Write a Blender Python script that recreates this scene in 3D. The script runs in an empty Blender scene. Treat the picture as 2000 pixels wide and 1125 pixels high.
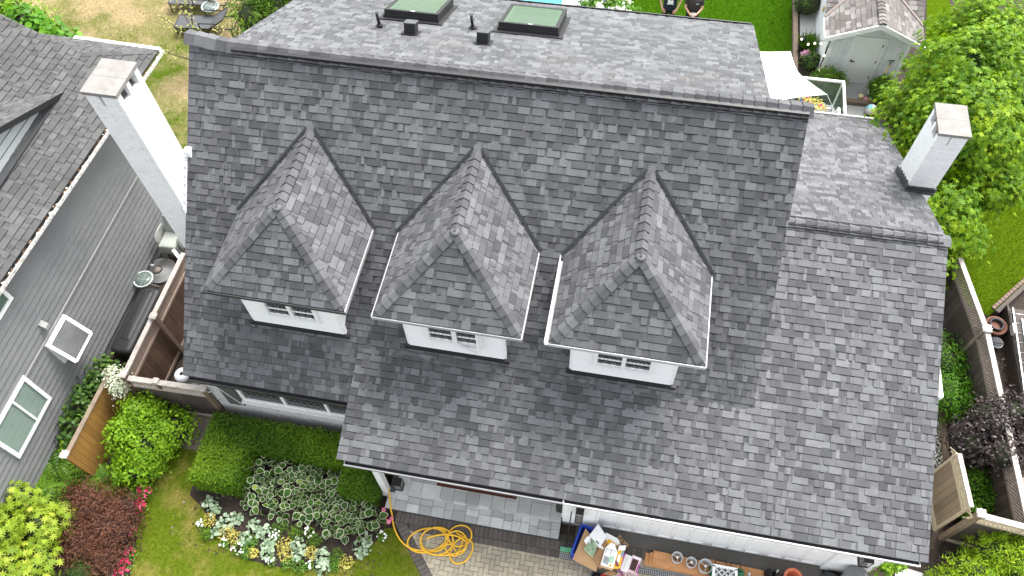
import bpy, bmesh, math, random
import numpy as np
from mathutils import Vector, Matrix
C = bpy.context.scene.collection
R = math.radians
PI = math.pi
RNG = random.Random(7)
NR = np.random.default_rng(11)
ORG = {}          # world origin of every object built so far

# ---------------------------------------------------------------- scene tree helpers
def thing(name, label, cat, loc=(0, 0, 0), group=None):
    o = bpy.data.objects.new(name, None); C.objects.link(o)
    o.empty_display_size = .1
    o.location = loc; ORG[o.name] = Vector(loc)
    return tag(o, label, cat, group)
def tag(o, label=None, cat=None, group=None, kind=None):
    if label: o['label'] = label
    if cat: o['category'] = cat
    if group: o['group'] = group
    if kind: o['kind'] = kind
    return o
def link(name, me, parent=None, label=None):
    """a mesh in world coordinates, hung under parent without moving it"""
    o = bpy.data.objects.new(name, me); C.objects.link(o)
    ORG[o.name] = Vector((0, 0, 0))
    if parent:
        o.parent = parent; o.location = -ORG[parent.name]
    if label: o['label'] = label
    return o
def dup(o, parent=None):
    c = o.copy(); C.objects.link(c); ORG[c.name] = ORG[o.name].copy()
    if parent: c.parent = parent
    for ch in list(o.children): dup(ch, c)
    return c
def place(o, loc, rz=0, s=1):
    o.location = loc; o.rotation_euler = (0, 0, rz); o.scale = (s, s, s); return o

# ---------------------------------------------------------------- mesh builder
class MB:
    def __init__(s): s.v = []; s.f = []; s.m = []; s.sm = []
    def add(s, vs, fs, m=0, smooth=False):
        b = len(s.v); s.v += [tuple(x) for x in vs]
        for f in fs: s.f.append([b + i for i in f]); s.m.append(m); s.sm.append(smooth)
        return s
    def box(s, c, d, rz=0, m=0, M=None, smooth=False):
        x, y, z = d[0] / 2, d[1] / 2, d[2] / 2
        T = M if M is not None else Matrix.Rotation(rz, 3, 'Z')
        c = Vector(c)
        vs = [c + T @ Vector(p) for p in ((-x,-y,-z),(x,-y,-z),(x,y,-z),(-x,y,-z),(-x,-y,z),(x,-y,z),(x,y,z),(-x,y,z))]
        return s.add(vs, [(0,3,2,1),(4,5,6,7),(0,1,5,4),(1,2,6,5),(2,3,7,6),(3,0,4,7)], m, smooth)
    def bb(s, x0, x1, y0, y1, z0, z1, m=0):
        return s.box(((x0+x1)/2,(y0+y1)/2,(z0+z1)/2),(abs(x1-x0),abs(y1-y0),abs(z1-z0)),0,m)
    def prism(s, poly, d, m=0, me=None, smooth=False):
        """poly: 3d points (planar), extruded by vector d; me = material of the sides"""
        n = len(poly); d = Vector(d); P = [Vector(p) for p in poly]
        nrm = Vector((0, 0, 0))
        for i in range(n): nrm += P[i].cross(P[(i + 1) % n])
        if nrm.dot(d) < 0: P = P[::-1]
        s.add(P + [p + d for p in P], [list(range(n))[::-1], list(range(n, 2 * n))], m, smooth)
        b = len(s.v) - 2 * n
        for i in range(n):
            j = (i + 1) % n
            s.f.append([b+i, b+j, b+n+j, b+n+i]); s.m.append(m if me is None else me); s.sm.append(smooth)
        return s
    def bar(s, a, b, w, h=None, m=0, up=(0, 0, 1)):
        a, b = Vector(a), Vector(b); h = h or w
        d = b - a; L = d.length
        if L < 1e-6: return s
        d.normalize(); u = Vector(up)
        if abs(d.dot(u)) > .98: u = Vector((0, 1, 0))
        x = d.cross(u).normalized(); z = x.cross(d)
        T = Matrix((x, d, z)).transposed()
        return s.box((a + b) / 2, (w, L, h), m=m, M=T)
    def tube(s, pts, r, n=8, m=0, closed=False, caps=True):
        P = [Vector(p) for p in pts]; N = len(P)
        rr = r if isinstance(r, (list, tuple)) else [r] * N
        ref = Vector((.13, .27, .95)); rings = []; prev = None
        for i in range(N):
            if closed: t = P[(i + 1) % N] - P[i - 1]
            else: t = P[min(i + 1, N - 1)] - P[max(i - 1, 0)]
            t.normalize()
            if prev is None:
                x = t.cross(ref)
                if x.length < .05: x = t.cross(Vector((1, 0, 0)))
            else: x = prev - t * prev.dot(t)
            x.normalize(); prev = x; y = t.cross(x)
            rings.append([P[i] + (x * math.cos(2*PI*k/n) + y * math.sin(2*PI*k/n)) * rr[i] for k in range(n)])
        vs = [p for q in rings for p in q]; fs = []
        for i in range(N if closed else N - 1):
            a, b = i * n, ((i + 1) % N) * n
            for k in range(n): fs.append((a+k, a+(k+1) % n, b+(k+1) % n, b+k))
        s.add(vs, fs, m, True)
        if caps and not closed:
            b = len(s.v) - len(vs)
            s.f.append([b+k for k in range(n)][::-1]); s.m.append(m); s.sm.append(False)
            s.f.append([b+(N-1)*n+k for k in range(n)]); s.m.append(m); s.sm.append(False)
        return s
    def lathe(s, prof, c, n=24, m=0, T=None, sx=1, sy=1):
        c = Vector(c); vs = []; fs = []
        for (r, z) in prof:
            for k in range(n):
                p = Vector((r*math.cos(2*PI*k/n)*sx, r*math.sin(2*PI*k/n)*sy, z))
                vs.append(c + (T @ p if T else p))
        for i in range(len(prof) - 1):
            for k in range(n): fs.append((i*n+k, i*n+(k+1) % n, (i+1)*n+(k+1) % n, (i+1)*n+k))
        return s.add(vs, fs, m, True)
    def ball(s, c, r, m=0, n=12, sz=1):
        pr = [(max(r*math.sin(PI*i/8), 1e-4), -r*sz*math.cos(PI*i/8)) for i in range(9)]
        return s.lathe(pr, c, n, m)
    def mesh(s, name, mats):
        me = bpy.data.meshes.new(name); me.from_pydata(s.v, [], s.f)
        for q in (mats if isinstance(mats, (list, tuple)) else [mats]): me.materials.append(q)
        me.polygons.foreach_set('material_index', s.m); me.polygons.foreach_set('use_smooth', s.sm)
        me.update(); return me
    def obj(s, name, mats, parent=None, label=None): return link(name, s.mesh(name, mats), parent, label)

def clip(poly, planes):
    """convex clip of a 2d polygon; planes: (a,b,c) keeps a*u+b*v<=c"""
    for (a, b, c) in planes:
        out = []
        for i in range(len(poly)):
            p, q = poly[i], poly[(i + 1) % len(poly)]
            dp, dq = a*p[0]+b*p[1]-c, a*q[0]+b*q[1]-c
            if dp <= 0: out.append(p)
            if dp * dq < 0:
                t = dp / (dp - dq); out.append((p[0]+(q[0]-p[0])*t, p[1]+(q[1]-p[1])*t))
        poly = out
        if len(poly) < 3: return []
    return poly
def planes_of(poly):
    A = sum(poly[i][0]*poly[(i+1) % len(poly)][1]-poly[(i+1) % len(poly)][0]*poly[i][1] for i in range(len(poly)))
    if A < 0: poly = poly[::-1]
    out = []
    for i in range(len(poly)):
        p, q = poly[i], poly[(i + 1) % len(poly)]
        a, b = q[1]-p[1], -(q[0]-p[0]); out.append((a, b, a*p[0]+b*p[1]))
    return out

# ---------------------------------------------------------------- materials
def nodes(name):
    m = bpy.data.materials.new(name); m.use_nodes = True
    nt = m.node_tree; return m, nt, nt.nodes['Principled BSDF']
def N(nt, t, **k):
    n = nt.nodes.new(t)
    for a, b in k.items():
        if hasattr(n, a): setattr(n, a, b)
        else: n.inputs[a].default_value = b
    return n
def mixc(nt, f, a, b, mode='MIX'):
    n = nt.nodes.new('ShaderNodeMix'); n.data_type = 'RGBA'; n.blend_type = mode
    for i, v in ((0, f), (6, a), (7, b)):
        if hasattr(v, 'links'): nt.links.new(v, n.inputs[i])
        else: n.inputs[i].default_value = (v if i == 0 else (v[0], v[1], v[2], 1))
    return n.outputs[2]
def ramp(nt, fac, stops, interp='LINEAR'):
    n = nt.nodes.new('ShaderNodeValToRGB'); cr = n.color_ramp; cr.interpolation = interp
    while len(cr.elements) > 1: cr.elements.remove(cr.elements[-1])
    cr.elements[0].position = stops[0][0]; cr.elements[0].color = (*stops[0][1], 1)
    for p, c in stops[1:]:
        e = cr.elements.new(p); e.color = (*c, 1)
    nt.links.new(fac, n.inputs[0]); return n.outputs[0]
def noise(nt, scale, detail=3, vec=None, rough=.55):
    n = N(nt, 'ShaderNodeTexNoise'); n.inputs['Scale'].default_value = scale; n.inputs['Detail'].default_value = detail
    n.inputs['Roughness'].default_value = rough
    if vec is None: vec = N(nt, 'ShaderNodeTexCoord').outputs['Object']
    nt.links.new(vec, n.inputs['Vector']); return n.outputs['Fac']
def bump(nt, P, h, strength=.3, dist=.02):
    b = N(nt, 'ShaderNodeBump'); b.inputs['Strength'].default_value = strength; b.inputs['Distance'].default_value = dist
    nt.links.new(h, b.inputs['Height']); nt.links.new(b.outputs[0], P.inputs['Normal'])
def mat(name, col, rough=.6, var=.12, scale=5, bmp=0, bscale=60, island=0, metal=0, spec=.4, dirt=None, dscale=2, damt=.5, emit=0):
    m, nt, P = nodes(name)
    lo = tuple(c*(1-var) for c in col); hi = tuple(min(c*(1+var), .95) for c in col)
    o = mixc(nt, noise(nt, scale, 4), lo, hi)
    if island:
        g = N(nt, 'ShaderNodeNewGeometry')
        o2 = ramp(nt, g.outputs['Random Per Island'], [(0, (1-island,)*3), (1, (1+island,)*3)])
        o = mixc(nt, 1.0, o, o2, 'MULTIPLY')
    if dirt:
        d = ramp(nt, noise(nt, dscale, 5, rough=.7), [(.45, (0, 0, 0)), (.68, (1, 1, 1))])
        mm = N(nt, 'ShaderNodeMath', operation='MULTIPLY'); mm.inputs[1].default_value = damt
        nt.links.new(d, mm.inputs[0]); o = mixc(nt, mm.outputs[0], o, dirt)
    nt.links.new(o, P.inputs['Base Color'])
    P.inputs['Roughness'].default_value = rough; P.inputs['Metallic'].default_value = metal
    P.inputs['Specular IOR Level'].default_value = spec
    if bmp: bump(nt, P, noise(nt, bscale, 3), bmp, .01)
    if emit:
        P.inputs['Emission Color'].default_value = (*col, 1); P.inputs['Emission Strength'].default_value = emit
    return m
def leafmat(name, stops, rough=.5, trans=.3, spec=.22):
    m, nt, P = nodes(name)
    a = N(nt, 'ShaderNodeAttribute'); a.attribute_name = 'rnd'
    col = ramp(nt, a.outputs['Fac'], stops)
    nt.links.new(col, P.inputs['Base Color']); P.inputs['Roughness'].default_value = rough
    P.inputs['Specular IOR Level'].default_value = spec
    t = N(nt, 'ShaderNodeBsdfTranslucent'); mx = N(nt, 'ShaderNodeMixShader'); mx.inputs[0].default_value = trans
    tc = mixc(nt, 1.0, col, (1.0, 1.0, .5), 'MULTIPLY'); nt.links.new(tc, t.inputs['Color'])
    nt.links.new(P.outputs[0], mx.inputs[1]); nt.links.new(t.outputs[0], mx.inputs[2])
    nt.links.new(mx.outputs[0], nt.nodes['Material Output'].inputs['Surface'])
    return m
def shinglemat(name, stops, rough=.85, stain=None, spec=.35):
    m, nt, P = nodes(name)
    g = N(nt, 'ShaderNodeNewGeometry')
    tc = N(nt, 'ShaderNodeTexCoord').outputs['Object']
    col = ramp(nt, g.outputs['Random Per Island'], stops)
    sp = ramp(nt, noise(nt, 170, 2, tc), [(.3, (.78,)*3), (.7, (1.22,)*3)])
    big = ramp(nt, noise(nt, .7, 4, tc), [(.3, (.92,)*3), (.7, (1.08,)*3)])
    mid = ramp(nt, noise(nt, 5, 3, tc), [(.3, (.88,)*3), (.7, (1.12,)*3)])
    col = mixc(nt, 1, mixc(nt, 1, mixc(nt, 1, col, sp, 'MULTIPLY'), big, 'MULTIPLY'), mid, 'MULTIPLY')
    if stain:
        xyz = N(nt, 'ShaderNodeSeparateXYZ'); nt.links.new(tc, xyz.inputs[0])
        y = ramp(nt, xyz.outputs['Y'], [(0, (0,)*3), (1, (1,)*3)])
        mr = N(nt, 'ShaderNodeMapRange'); nt.links.new(xyz.outputs['Y'], mr.inputs[0])
        mr.inputs[1].default_value, mr.inputs[2].default_value = 10.9, 12.9
        band = ramp(nt, mr.outputs[0], [(.05, (0,)*3), (.3, (1,)*3), (.5, (1,)*3), (.95, (0,)*3)])
        nn = ramp(nt, noise(nt, .9, 4, tc), [(.54, (0,)*3), (.72, (.32,)*3)])
        f = mixc(nt, 1, band, nn, 'MULTIPLY'); col = mixc(nt, f, col, stain)
    nt.links.new(col, P.inputs['Base Color']); P.inputs['Roughness'].default_value = rough
    P.inputs['Specular IOR Level'].default_value = spec
    bump(nt, P, noise(nt, 220, 2, tc), .5, .004)
    return m
def brickmat(name, col, mortar, sx=.21, sz=.07, worn=.1, bstr=.6):
    m, nt, P = nodes(name)
    tc = N(nt, 'ShaderNodeTexCoord'); s = N(nt, 'ShaderNodeSeparateXYZ'); nt.links.new(tc.outputs['Object'], s.inputs[0])
    ad = N(nt, 'ShaderNodeMath', operation='ADD'); nt.links.new(s.outputs[0], ad.inputs[0]); nt.links.new(s.outputs[1], ad.inputs[1])
    c = N(nt, 'ShaderNodeCombineXYZ'); nt.links.new(ad.outputs[0], c.inputs[0]); nt.links.new(s.outputs[2], c.inputs[1])
    b = N(nt, 'ShaderNodeTexBrick'); nt.links.new(c.outputs[0], b.inputs['Vector'])
    b.inputs['Scale'].default_value = 1; b.inputs['Brick Width'].default_value = sx; b.inputs['Row Height'].default_value = sz
    b.inputs['Mortar Size'].default_value = .007; b.inputs['Mortar Smooth'].default_value = .3
    b.inputs['Color1'].default_value = (*col, 1); b.inputs['Color2'].default_value = (*[x*.93 for x in col], 1); b.inputs['Mortar'].default_value = (*mortar, 1)
    d = ramp(nt, noise(nt, 9, 5), [(.58, (0,)*3), (.75, (worn,)*3)])
    o = mixc(nt, d, b.outputs['Color'], (.25, .23, .21))
    nt.links.new(o, P.inputs['Base Color']); P.inputs['Roughness'].default_value = .6
    inv = N(nt, 'ShaderNodeMath', operation='SUBTRACT'); inv.inputs[0].default_value = 1; nt.links.new(b.outputs['Fac'], inv.inputs[1])
    bump(nt, P, inv.outputs[0], bstr, .01)
    return m
def glassmat(name, tint=(.5, .6, .55), mixf=.5, rough=.03):
    m, nt, P = nodes(name)
    P.inputs['Base Color'].default_value = (*tint, 1); P.inputs['Roughness'].default_value = rough
    P.inputs['Specular IOR Level'].default_value = .6
    t = N(nt, 'ShaderNodeBsdfTransparent'); t.inputs['Color'].default_value = (*[min(1, .55+.5*x) for x in tint], 1)
    mx = N(nt, 'ShaderNodeMixShader'); mx.inputs[0].default_value = mixf
    nt.links.new(P.outputs[0], mx.inputs[1]); nt.links.new(t.outputs[0], mx.inputs[2])
    nt.links.new(mx.outputs[0], nt.nodes['Material Output'].inputs['Surface'])
    return m
def lawnmat(name, green, straw, dry, scale=.5, dark=.7):
    m, nt, P = nodes(name)
    tc = N(nt, 'ShaderNodeTexCoord').outputs['Object']
    f = ramp(nt, noise(nt, scale, 6, tc, .65), [(.14+.44*dry, (0,)*3), (.34+.44*dry, (1,)*3)])
    c = mixc(nt, f, straw, green)
    v = ramp(nt, noise(nt, 14, 4, tc, .7), [(.3, (dark,)*3), (.7, (1.3,)*3)])
    v2 = ramp(nt, noise(nt, 70, 3, tc, .7), [(.3, (.7,)*3), (.7, (1.3,)*3)])
    c = mixc(nt, 1, mixc(nt, 1, c, v, 'MULTIPLY'), v2, 'MULTIPLY')
    nt.links.new(c, P.inputs['Base Color']); P.inputs['Roughness'].default_value = .95; P.inputs['Specular IOR Level'].default_value = .0
    bump(nt, P, noise(nt, 60, 4, tc, .8), .8, .04)
    return m

# ---------------------------------------------------------------- numpy foliage
def tmpl(*blades):
    V, F = [], []
    for (vs, fs) in blades:
        b = len(V); V += vs; F += [tuple(b+i for i in f) for f in fs]
    return np.array(V, float), np.array(F, int)
LEAF = tmpl(([(0,0,0),(-.3,.45,.1),(0,1,-.05),(.3,.45,.1)], [(0,2,1),(0,3,2)]))
ROUND = tmpl(([(0,0,0),(-.42,.25,.08),(-.4,.7,.06),(0,1,-.04),(.4,.7,.06),(.42,.25,.08)], [(0,2,1),(0,3,2),(0,4,3),(0,5,4)]))
LONG = tmpl(([(0,0,0),(-.13,.4,.09),(0,1,-.1),(.13,.4,.09)], [(0,2,1),(0,3,2)]))
NEEDLE = tmpl(([(-.05,0,0),(.05,0,0),(0,1,0)], [(0,1,2)]))
BLADE = tmpl(([(-.09,0,0),(.09,0,0),(.03,.6,.12),(0,1,.38)], [(0,1,2),(0,2,3)]))
def _lobe(a, L=1, w=.2):
    c, s = math.cos(a), math.sin(a)
    def r(x, y, z): return (x*c-y*s, x*s+y*c, z)
    return ([r(0,0,0), r(-w,.45*L,.05), r(0,L,-.12), r(w,.45*L,.05)], [(0,2,1),(0,3,2)])
STAR = tmpl(*[_lobe(R(a), L) for a, L in ((0,1),(52,.9),(-52,.9),(105,.65),(-105,.65))])
LOBE3 = tmpl(*[_lobe(R(a), L, .3) for a, L in ((0,1),(58,.85),(-58,.85))])
WHORL = tmpl(*[([(p[0]*1, p[1], p[2]+.12) for p in _lobe(R(a), L, .15)[0]], _lobe(0)[1]) for a, L in ((0,1),(45,.95),(90,1),(135,.9),(180,1),(225,.95),(270,.9),(315,1))])
FLOWER = tmpl(*[_lobe(R(a), 1, .38) for a in (0, 72, 144, 216, 288)])
def unit(a): return a / np.maximum(np.linalg.norm(a, axis=1, keepdims=True), 1e-9)
def leaves(name, P, Nn, T, size, mats, rnd=None, parent=None, midx=None, updir=None, label=None):
    TV, TF = T; n = len(P); k = len(TV)
    Nn = unit(np.asarray(Nn, float)); P = np.asarray(P, float)
    d = NR.normal(size=(n, 3)) if updir is None else np.asarray(updir, float)
    x = unit(np.cross(d, Nn)); y = np.cross(Nn, x)
    s = (np.ones(n)*size)[:, None, None]
    V = P[:, None, :] + s*(TV[None, :, 0:1]*x[:, None] + TV[None, :, 1:2]*y[:, None] + TV[None, :, 2:3]*Nn[:, None])
    F = (TF[None] + (np.arange(n)*k)[:, None, None]).reshape(-1, TF.shape[1])
    if rnd is None: rnd = NR.random(n)
    return npmesh(name, V.reshape(-1, 3), F, mats, np.repeat(rnd, k), parent, None if midx is None else np.tile(midx, n), label)
def npmesh(name, V, F, mats, rnd, parent=None, midx=None, label=None):
    me = bpy.data.meshes.new(name); k = F.shape[1]
    me.vertices.add(len(V)); me.vertices.foreach_set('co', V.astype(np.float32).ravel())
    me.loops.add(F.size); me.loops.foreach_set('vertex_index', F.astype(np.int32).ravel())
    me.polygons.add(len(F)); me.polygons.foreach_set('loop_start', np.arange(0, F.size, k, dtype=np.int32))
    me.polygons.foreach_set('loop_total', np.full(len(F), k, dtype=np.int32))
    for q in (mats if isinstance(mats, (list, tuple)) else [mats]): me.materials.append(q)
    if midx is not None: me.polygons.foreach_set('material_index', midx.astype(np.int32))
    me.update(calc_edges=True)
    a = me.attributes.new('rnd', 'FLOAT', 'POINT'); a.data.foreach_set('value', np.asarray(rnd, np.float32))
    return link(name, me, parent, label)
def clumps(nc, per, blobs, spread=.12, up=.35, lo=-.3, shell=(.75, 1.05), droop=0):
    """leaf points gathered in clumps on the skin of ellipsoids; each clump carries its own tone"""
    w = np.array([b[1][0]*b[1][1]+b[1][1]*b[1][2]+b[1][0]*b[1][2] for b in blobs]); w = w/w.sum()
    cc = NR.choice(len(blobs), nc, p=w)
    d = unit(NR.normal(size=(nc, 3))); d[:, 2] = np.where(d[:, 2] < lo, -d[:, 2], d[:, 2])
    c = np.array([blobs[i][0] for i in cc], float); r = np.array([blobs[i][1] for i in cc], float)
    rad = NR.uniform(*shell, (nc, 1))
    p = c + d*r*rad
    keep = np.ones(nc, bool)
    for i, b in enumerate(blobs):
        q = np.linalg.norm((p-np.array(b[0]))/np.array(b[1]), axis=1)
        keep &= ~((q < .7) & (cc != i))
    p, d = p[keep], d[keep]; rad = rad[keep, 0]; m = len(p)
    P = np.repeat(p, per, 0) + NR.normal(size=(m*per, 3))*spread
    nn = unit(np.repeat(d, per, 0) + NR.normal(size=(m*per, 3))*.45 + np.array([0, 0, up]))
    tone = np.repeat(NR.random(m)*.55, per) + NR.random(m*per)*.45
    if droop: P[:, 2] -= droop*NR.random(m*per)
    P[:, 2] = np.maximum(P[:, 2], .02)
    return P, nn, np.clip(tone, 0, 1)
# ---------------------------------------------------------------- materials used all over
SH = shinglemat('charcoal_shingle', [(0,(.044,.045,.048)),(.25,(.060,.061,.064)),(.5,(.080,.081,.085)),(.8,(.096,.098,.102)),(1,(.116,.118,.123))], stain=None)
SHB = shinglemat('charcoal_shingle_stained', [(0,(.050,.052,.055)),(.25,(.064,.066,.070)),(.5,(.080,.082,.086)),(.8,(.096,.099,.103)),(1,(.118,.121,.126))], stain=(.125,.105,.088))
SHN = shinglemat('weathered_shingle', [(0,(.046,.046,.046)),(.3,(.055,.055,.0545)),(.6,(.063,.063,.062)),(.85,(.071,.071,.070)),(1,(.084,.083,.082))])
CAPM = shinglemat('ridge_shingle', [(0,(.048,.049,.052)),(.5,(.070,.071,.075)),(1,(.10,.102,.106))])
EDGE = mat('asphalt_edge_and_shade_line', (.012,.012,.013), .9, .1)  # cut shingle edges, and the shade lines painted under the butts
CEDAR = shinglemat('cedar_shingle', [(0,(.085,.077,.072)),(.4,(.115,.105,.100)),(.75,(.145,.134,.128)),(1,(.20,.187,.18))], spec=.2)
WHITE = mat('white_paint', (.78,.79,.78), .45, .04, 3, dirt=(.5,.49,.45), dscale=3, damt=.18)
WHITE2 = mat('white_siding', (.74,.75,.74), .5, .04, 2, dirt=(.5,.49,.45), dscale=2, damt=.15)
OFFW = mat('aged_white', (.62,.62,.60), .6, .12, 5, dirt=(.2,.17,.14), dscale=6, damt=.5)
BRICKW = brickmat('painted_brick', (.76,.77,.77), (.62,.62,.61), .21, .07, .3, .25)
BRICKD = brickmat('dirty_painted_brick', (.60,.61,.60), (.24,.23,.22), .20, .062, .9, 1.0)
CONC = mat('concrete', (.19,.185,.175), .85, .2, 6, .4, 80, dirt=(.15,.13,.11), dscale=5, damt=.7)
BLACK = mat('black_metal', (.012,.012,.013), .45, .2, spec=.4)
FLASH = mat('dark_flashing', (.05,.052,.055), .5, .25, 4, metal=.2)
DARK = mat('dark_void', (.01,.01,.01), .9, .1)
GLASSD = glassmat('dark_window_glass', (.04,.05,.05), .25)
GLASSG = glassmat('green_skylight_glass', (.20,.28,.21), .6, .06)
SHAFT = mat('skylight_shaft', (.20,.28,.20), .7, .05)
SHAFTW = mat('skylight_reveal', (.55,.64,.52), .7, .03)

def slope(mb, O, U, Vv, poly, e=.1434, seed=1, tmin=.09, tmax=.34, tb=.009, tt=.018, tabs=True):
    """laminated shingles laid in courses over a roof plane: wedge pieces with cut lower edges"""
    rg = random.Random(seed)
    O, U, Vv = Vector(O), Vector(U).normalized(), Vector(Vv).normalized(); Nn = U.cross(Vv)
    if Nn.z < 0: Nn = -Nn
    pl = planes_of(poly)
    u0, u1 = min(p[0] for p in poly), max(p[0] for p in poly); v0, v1 = min(p[1] for p in poly), max(p[1] for p in poly)
    def piece(a, b, va, vb, hl, hu, mi=0):
        q = clip([(a, va), (b, va), (b, vb), (a, vb)], pl)
        if len(q) < 3: return
        n = len(q); top = []; bot = []
        for (u, v) in q:
            h = hl + (hu - hl) * (v - va) / (vb - va); p = O + U*u + Vv*v
            top.append(p + Nn*h); bot.append(p - Nn*.004)
        up = 1 if (top[1]-top[0]).cross(top[2]-top[1]).dot(Nn) > 0 else -1
        idx = list(range(n)) if up > 0 else list(range(n))[::-1]
        b0 = len(mb.v); mb.v += [tuple(p) for p in top + bot]
        mb.f.append([b0+i for i in idx]); mb.m.append(mi); mb.sm.append(False)
        for i in range(n):
            j = (i+1) % n
            mb.f.append([b0+i, b0+n+i, b0+n+j, b0+j] if up > 0 else [b0+j, b0+n+j, b0+n+i, b0+i]); mb.m.append(1); mb.sm.append(False)
    nc = int(math.ceil((v1-v0)/e))
    for i in range(nc):
        va = v0 + i*e; vb = min(va + e + .016, v1) if i < nc-1 else v1
        if vb - va < .02: continue
        wob = rg.uniform(-.004, .004)
        x = u0 - rg.random()*.4
        while x < u1:
            w = rg.uniform(.10, .30); piece(x, min(x+w, u1+.01), va+wob, vb, tb, .001); piece(x, min(x+w, u1+.01), va+wob-.009, va+wob, .0098, .0098, 1) if rg.random() < .6 else None; x += w + .002  # some butts get a thin dark strip below, a painted shadow line
        if not tabs: continue
        x = u0 - rg.random()*.3
        while x < u1:
            w = rg.choice((.07, .10, .14, .18, .22, .27))*rg.uniform(.9, 1.15)
            piece(x, x+w, va+wob-.002, vb, tt, .0085); piece(x+.003, x+w-.003, va+wob-.017, va+wob-.002, .0108, .0108, 1)  # dark strip below each raised tab paints in its shadow
            x += w + rg.choice((0.003, .004, .05, .08, .11, .15))
def caps(mb, a, b, n1, n2, w=.15, exp=.2, t=.02, m=0, me=1):
    """overlapping bent cap shingles from a (low end) to b; n1, n2: outward unit normals of the two slopes"""
    a, b = Vector(a), Vector(b); d = b - a; L = d.length; d.normalize()
    n1, n2 = Vector(n1).normalized(), Vector(n2).normalized()
    s1 = d.cross(n1); s2 = d.cross(n2)
    mid = (n1+n2).normalized()
    if s1.dot(n2) > 0: s1 = -s1
    if s2.dot(n1) > 0: s2 = -s2
    n = max(int(round(L/exp)), 1); ex = L/n
    for i in range(n):
        q0 = a + d*(i*ex); q1 = a + d*((i+1)*ex + .03)
        hl, hu = t*1.5, t*.7
        ww = w*RNG.uniform(.96, 1.04)
        def sec(q, h):
            pk = q + mid*(h*1.1)
            return [q + s1*ww + n1*h, pk, q + s2*ww + n2*h]
        A, B = sec(q0, hl), sec(q1, hu)
        A0 = [q0 + s1*ww - n1*.01, q0 - mid*.01, q0 + s2*ww - n2*.01]
        B0 = [q1 + s1*ww - n1*.01, q1 - mid*.01, q1 + s2*ww - n2*.01]
        vs = A + B + A0 + B0
        fs = [(0,1,4,3),(1,2,5,4)]
        if (Vector(vs[1])-Vector(vs[0])).cross(Vector(vs[4])-Vector(vs[1])).dot(n1) < 0: fs = [f[::-1] for f in fs]
        mb.add(vs, fs, m); mb.add(vs, [(0,6,7,1),(1,7,8,2),(0,3,9,6),(2,8,11,5)], me)

# ---------------------------------------------------------------- THE HOUSE
XL, XR, YR, ZR, YE1, ZE1 = -8.602, 2.998, 10.746, 7.394, 5.811, 2.514
Y2, Z2, XR2, YE2, ZE2, XP = 10.358, 4.789, 6.337, 4.575, 2.65, -4.812
XBL, XBR, YB, ZB = -7.868, 2.348, 15.234, 5.436
YGB, ZGB = 16.1, 2.15
m1 = (ZR-ZE1)/(YR-YE1); m2 = (Z2-ZE2)/(Y2-YE2); mb_ = (ZR-ZB)/(YB-YR); mg = (Z2-ZGB)/(YGB-Y2)
house = thing('house', 'large white house under a new charcoal shingle roof with three small dormers in a row', 'house', (-2.8, 10, 0))

def slope_obj(name, O, U, Vv, poly, seed, mats=(None, None), parent=house, deck=.16, **k):
    mb = MB(); slope(mb, O, U, Vv, poly, seed=seed, **k)
    O, U, Vv = Vector(O), Vector(U).normalized(), Vector(Vv).normalized(); Nn = U.cross(Vv)
    if Nn.z < 0: Nn = -Nn
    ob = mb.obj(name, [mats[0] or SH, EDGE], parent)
    if deck:
        dk = MB(); dk.prism([O+U*u+Vv*v-Nn*.005 for u, v in poly], -Nn*deck); dk.obj('roof_deck', WHITE, ob)
    return ob
L1 = math.hypot(YR-YE1, ZR-ZE1); V1 = Vector((0, YR-YE1, ZR-ZE1)).normalized(); N1 = Vector((0, -V1.z, V1.y))
r1 = slope_obj('front_roof_slope', (XL, YE1, ZE1), (1,0,0), V1, [(0,1.2906),(XR-XL,1.2906),(XR-XL,L1),(0,L1)], 21)
# lower left strip of the same plane, course lines continue
mbx = MB(); slope(mbx, (XL, YE1, ZE1), (1,0,0), V1, [(0,.1434),(XP-XL+.25,.1434),(XP-XL+.25,1.305),(0,1.305)], seed=22)
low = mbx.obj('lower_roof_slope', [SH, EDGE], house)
dk = MB(); dk.prism([Vector((XL,YE1,ZE1))+Vector((1,0,0))*u+V1*v-N1*.005 for u, v in ((0,.12),(XP-XL+.25,.12),(XP-XL+.25,1.28),(0,1.28))], -N1*.16); dk.obj('roof_deck', FLASH, low)
L2 = math.hypot(Y2-YE2, Z2-ZE2); V2 = Vector((0, Y2-YE2, Z2-ZE2)).normalized(); N2 = Vector((0, -V2.z, V2.y))
r2 = slope_obj('porch_and_garage_roof_slope', (XP, YE2, ZE2), (1,0,0), V2, [(0,.1),(XR2-XP,.1),(XR2-XP,L2),(XR-XP-.15,L2),(0,2.62)], 23)
LB = math.hypot(YB-YR, ZR-ZB); VB = Vector((0, -(YB-YR), ZR-ZB)).normalized(); NB = Vector((0, ZR-ZB, YB-YR)).normalized()
rb = slope_obj('rear_roof_slope', (XBL, YB, ZB), (1,0,0), VB, [(0,0),(XBR-XBL,0),(XBR-XBL,LB),(0,LB)], 24, (SHB, None))
LG = math.hypot(YGB-Y2, Z2-ZGB); VG = Vector((0, -(YGB-Y2), Z2-ZGB)).normalized(); NG = Vector((0, Z2-ZGB, YGB-Y2)).normalized()
rg_ = slope_obj('garage_rear_roof_slope', (2.3, YGB, ZGB), (1,0,0), VG, [(0,0),(XR2-2.3,0),(XR2-2.3,LG),(0,LG)], 25)
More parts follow.
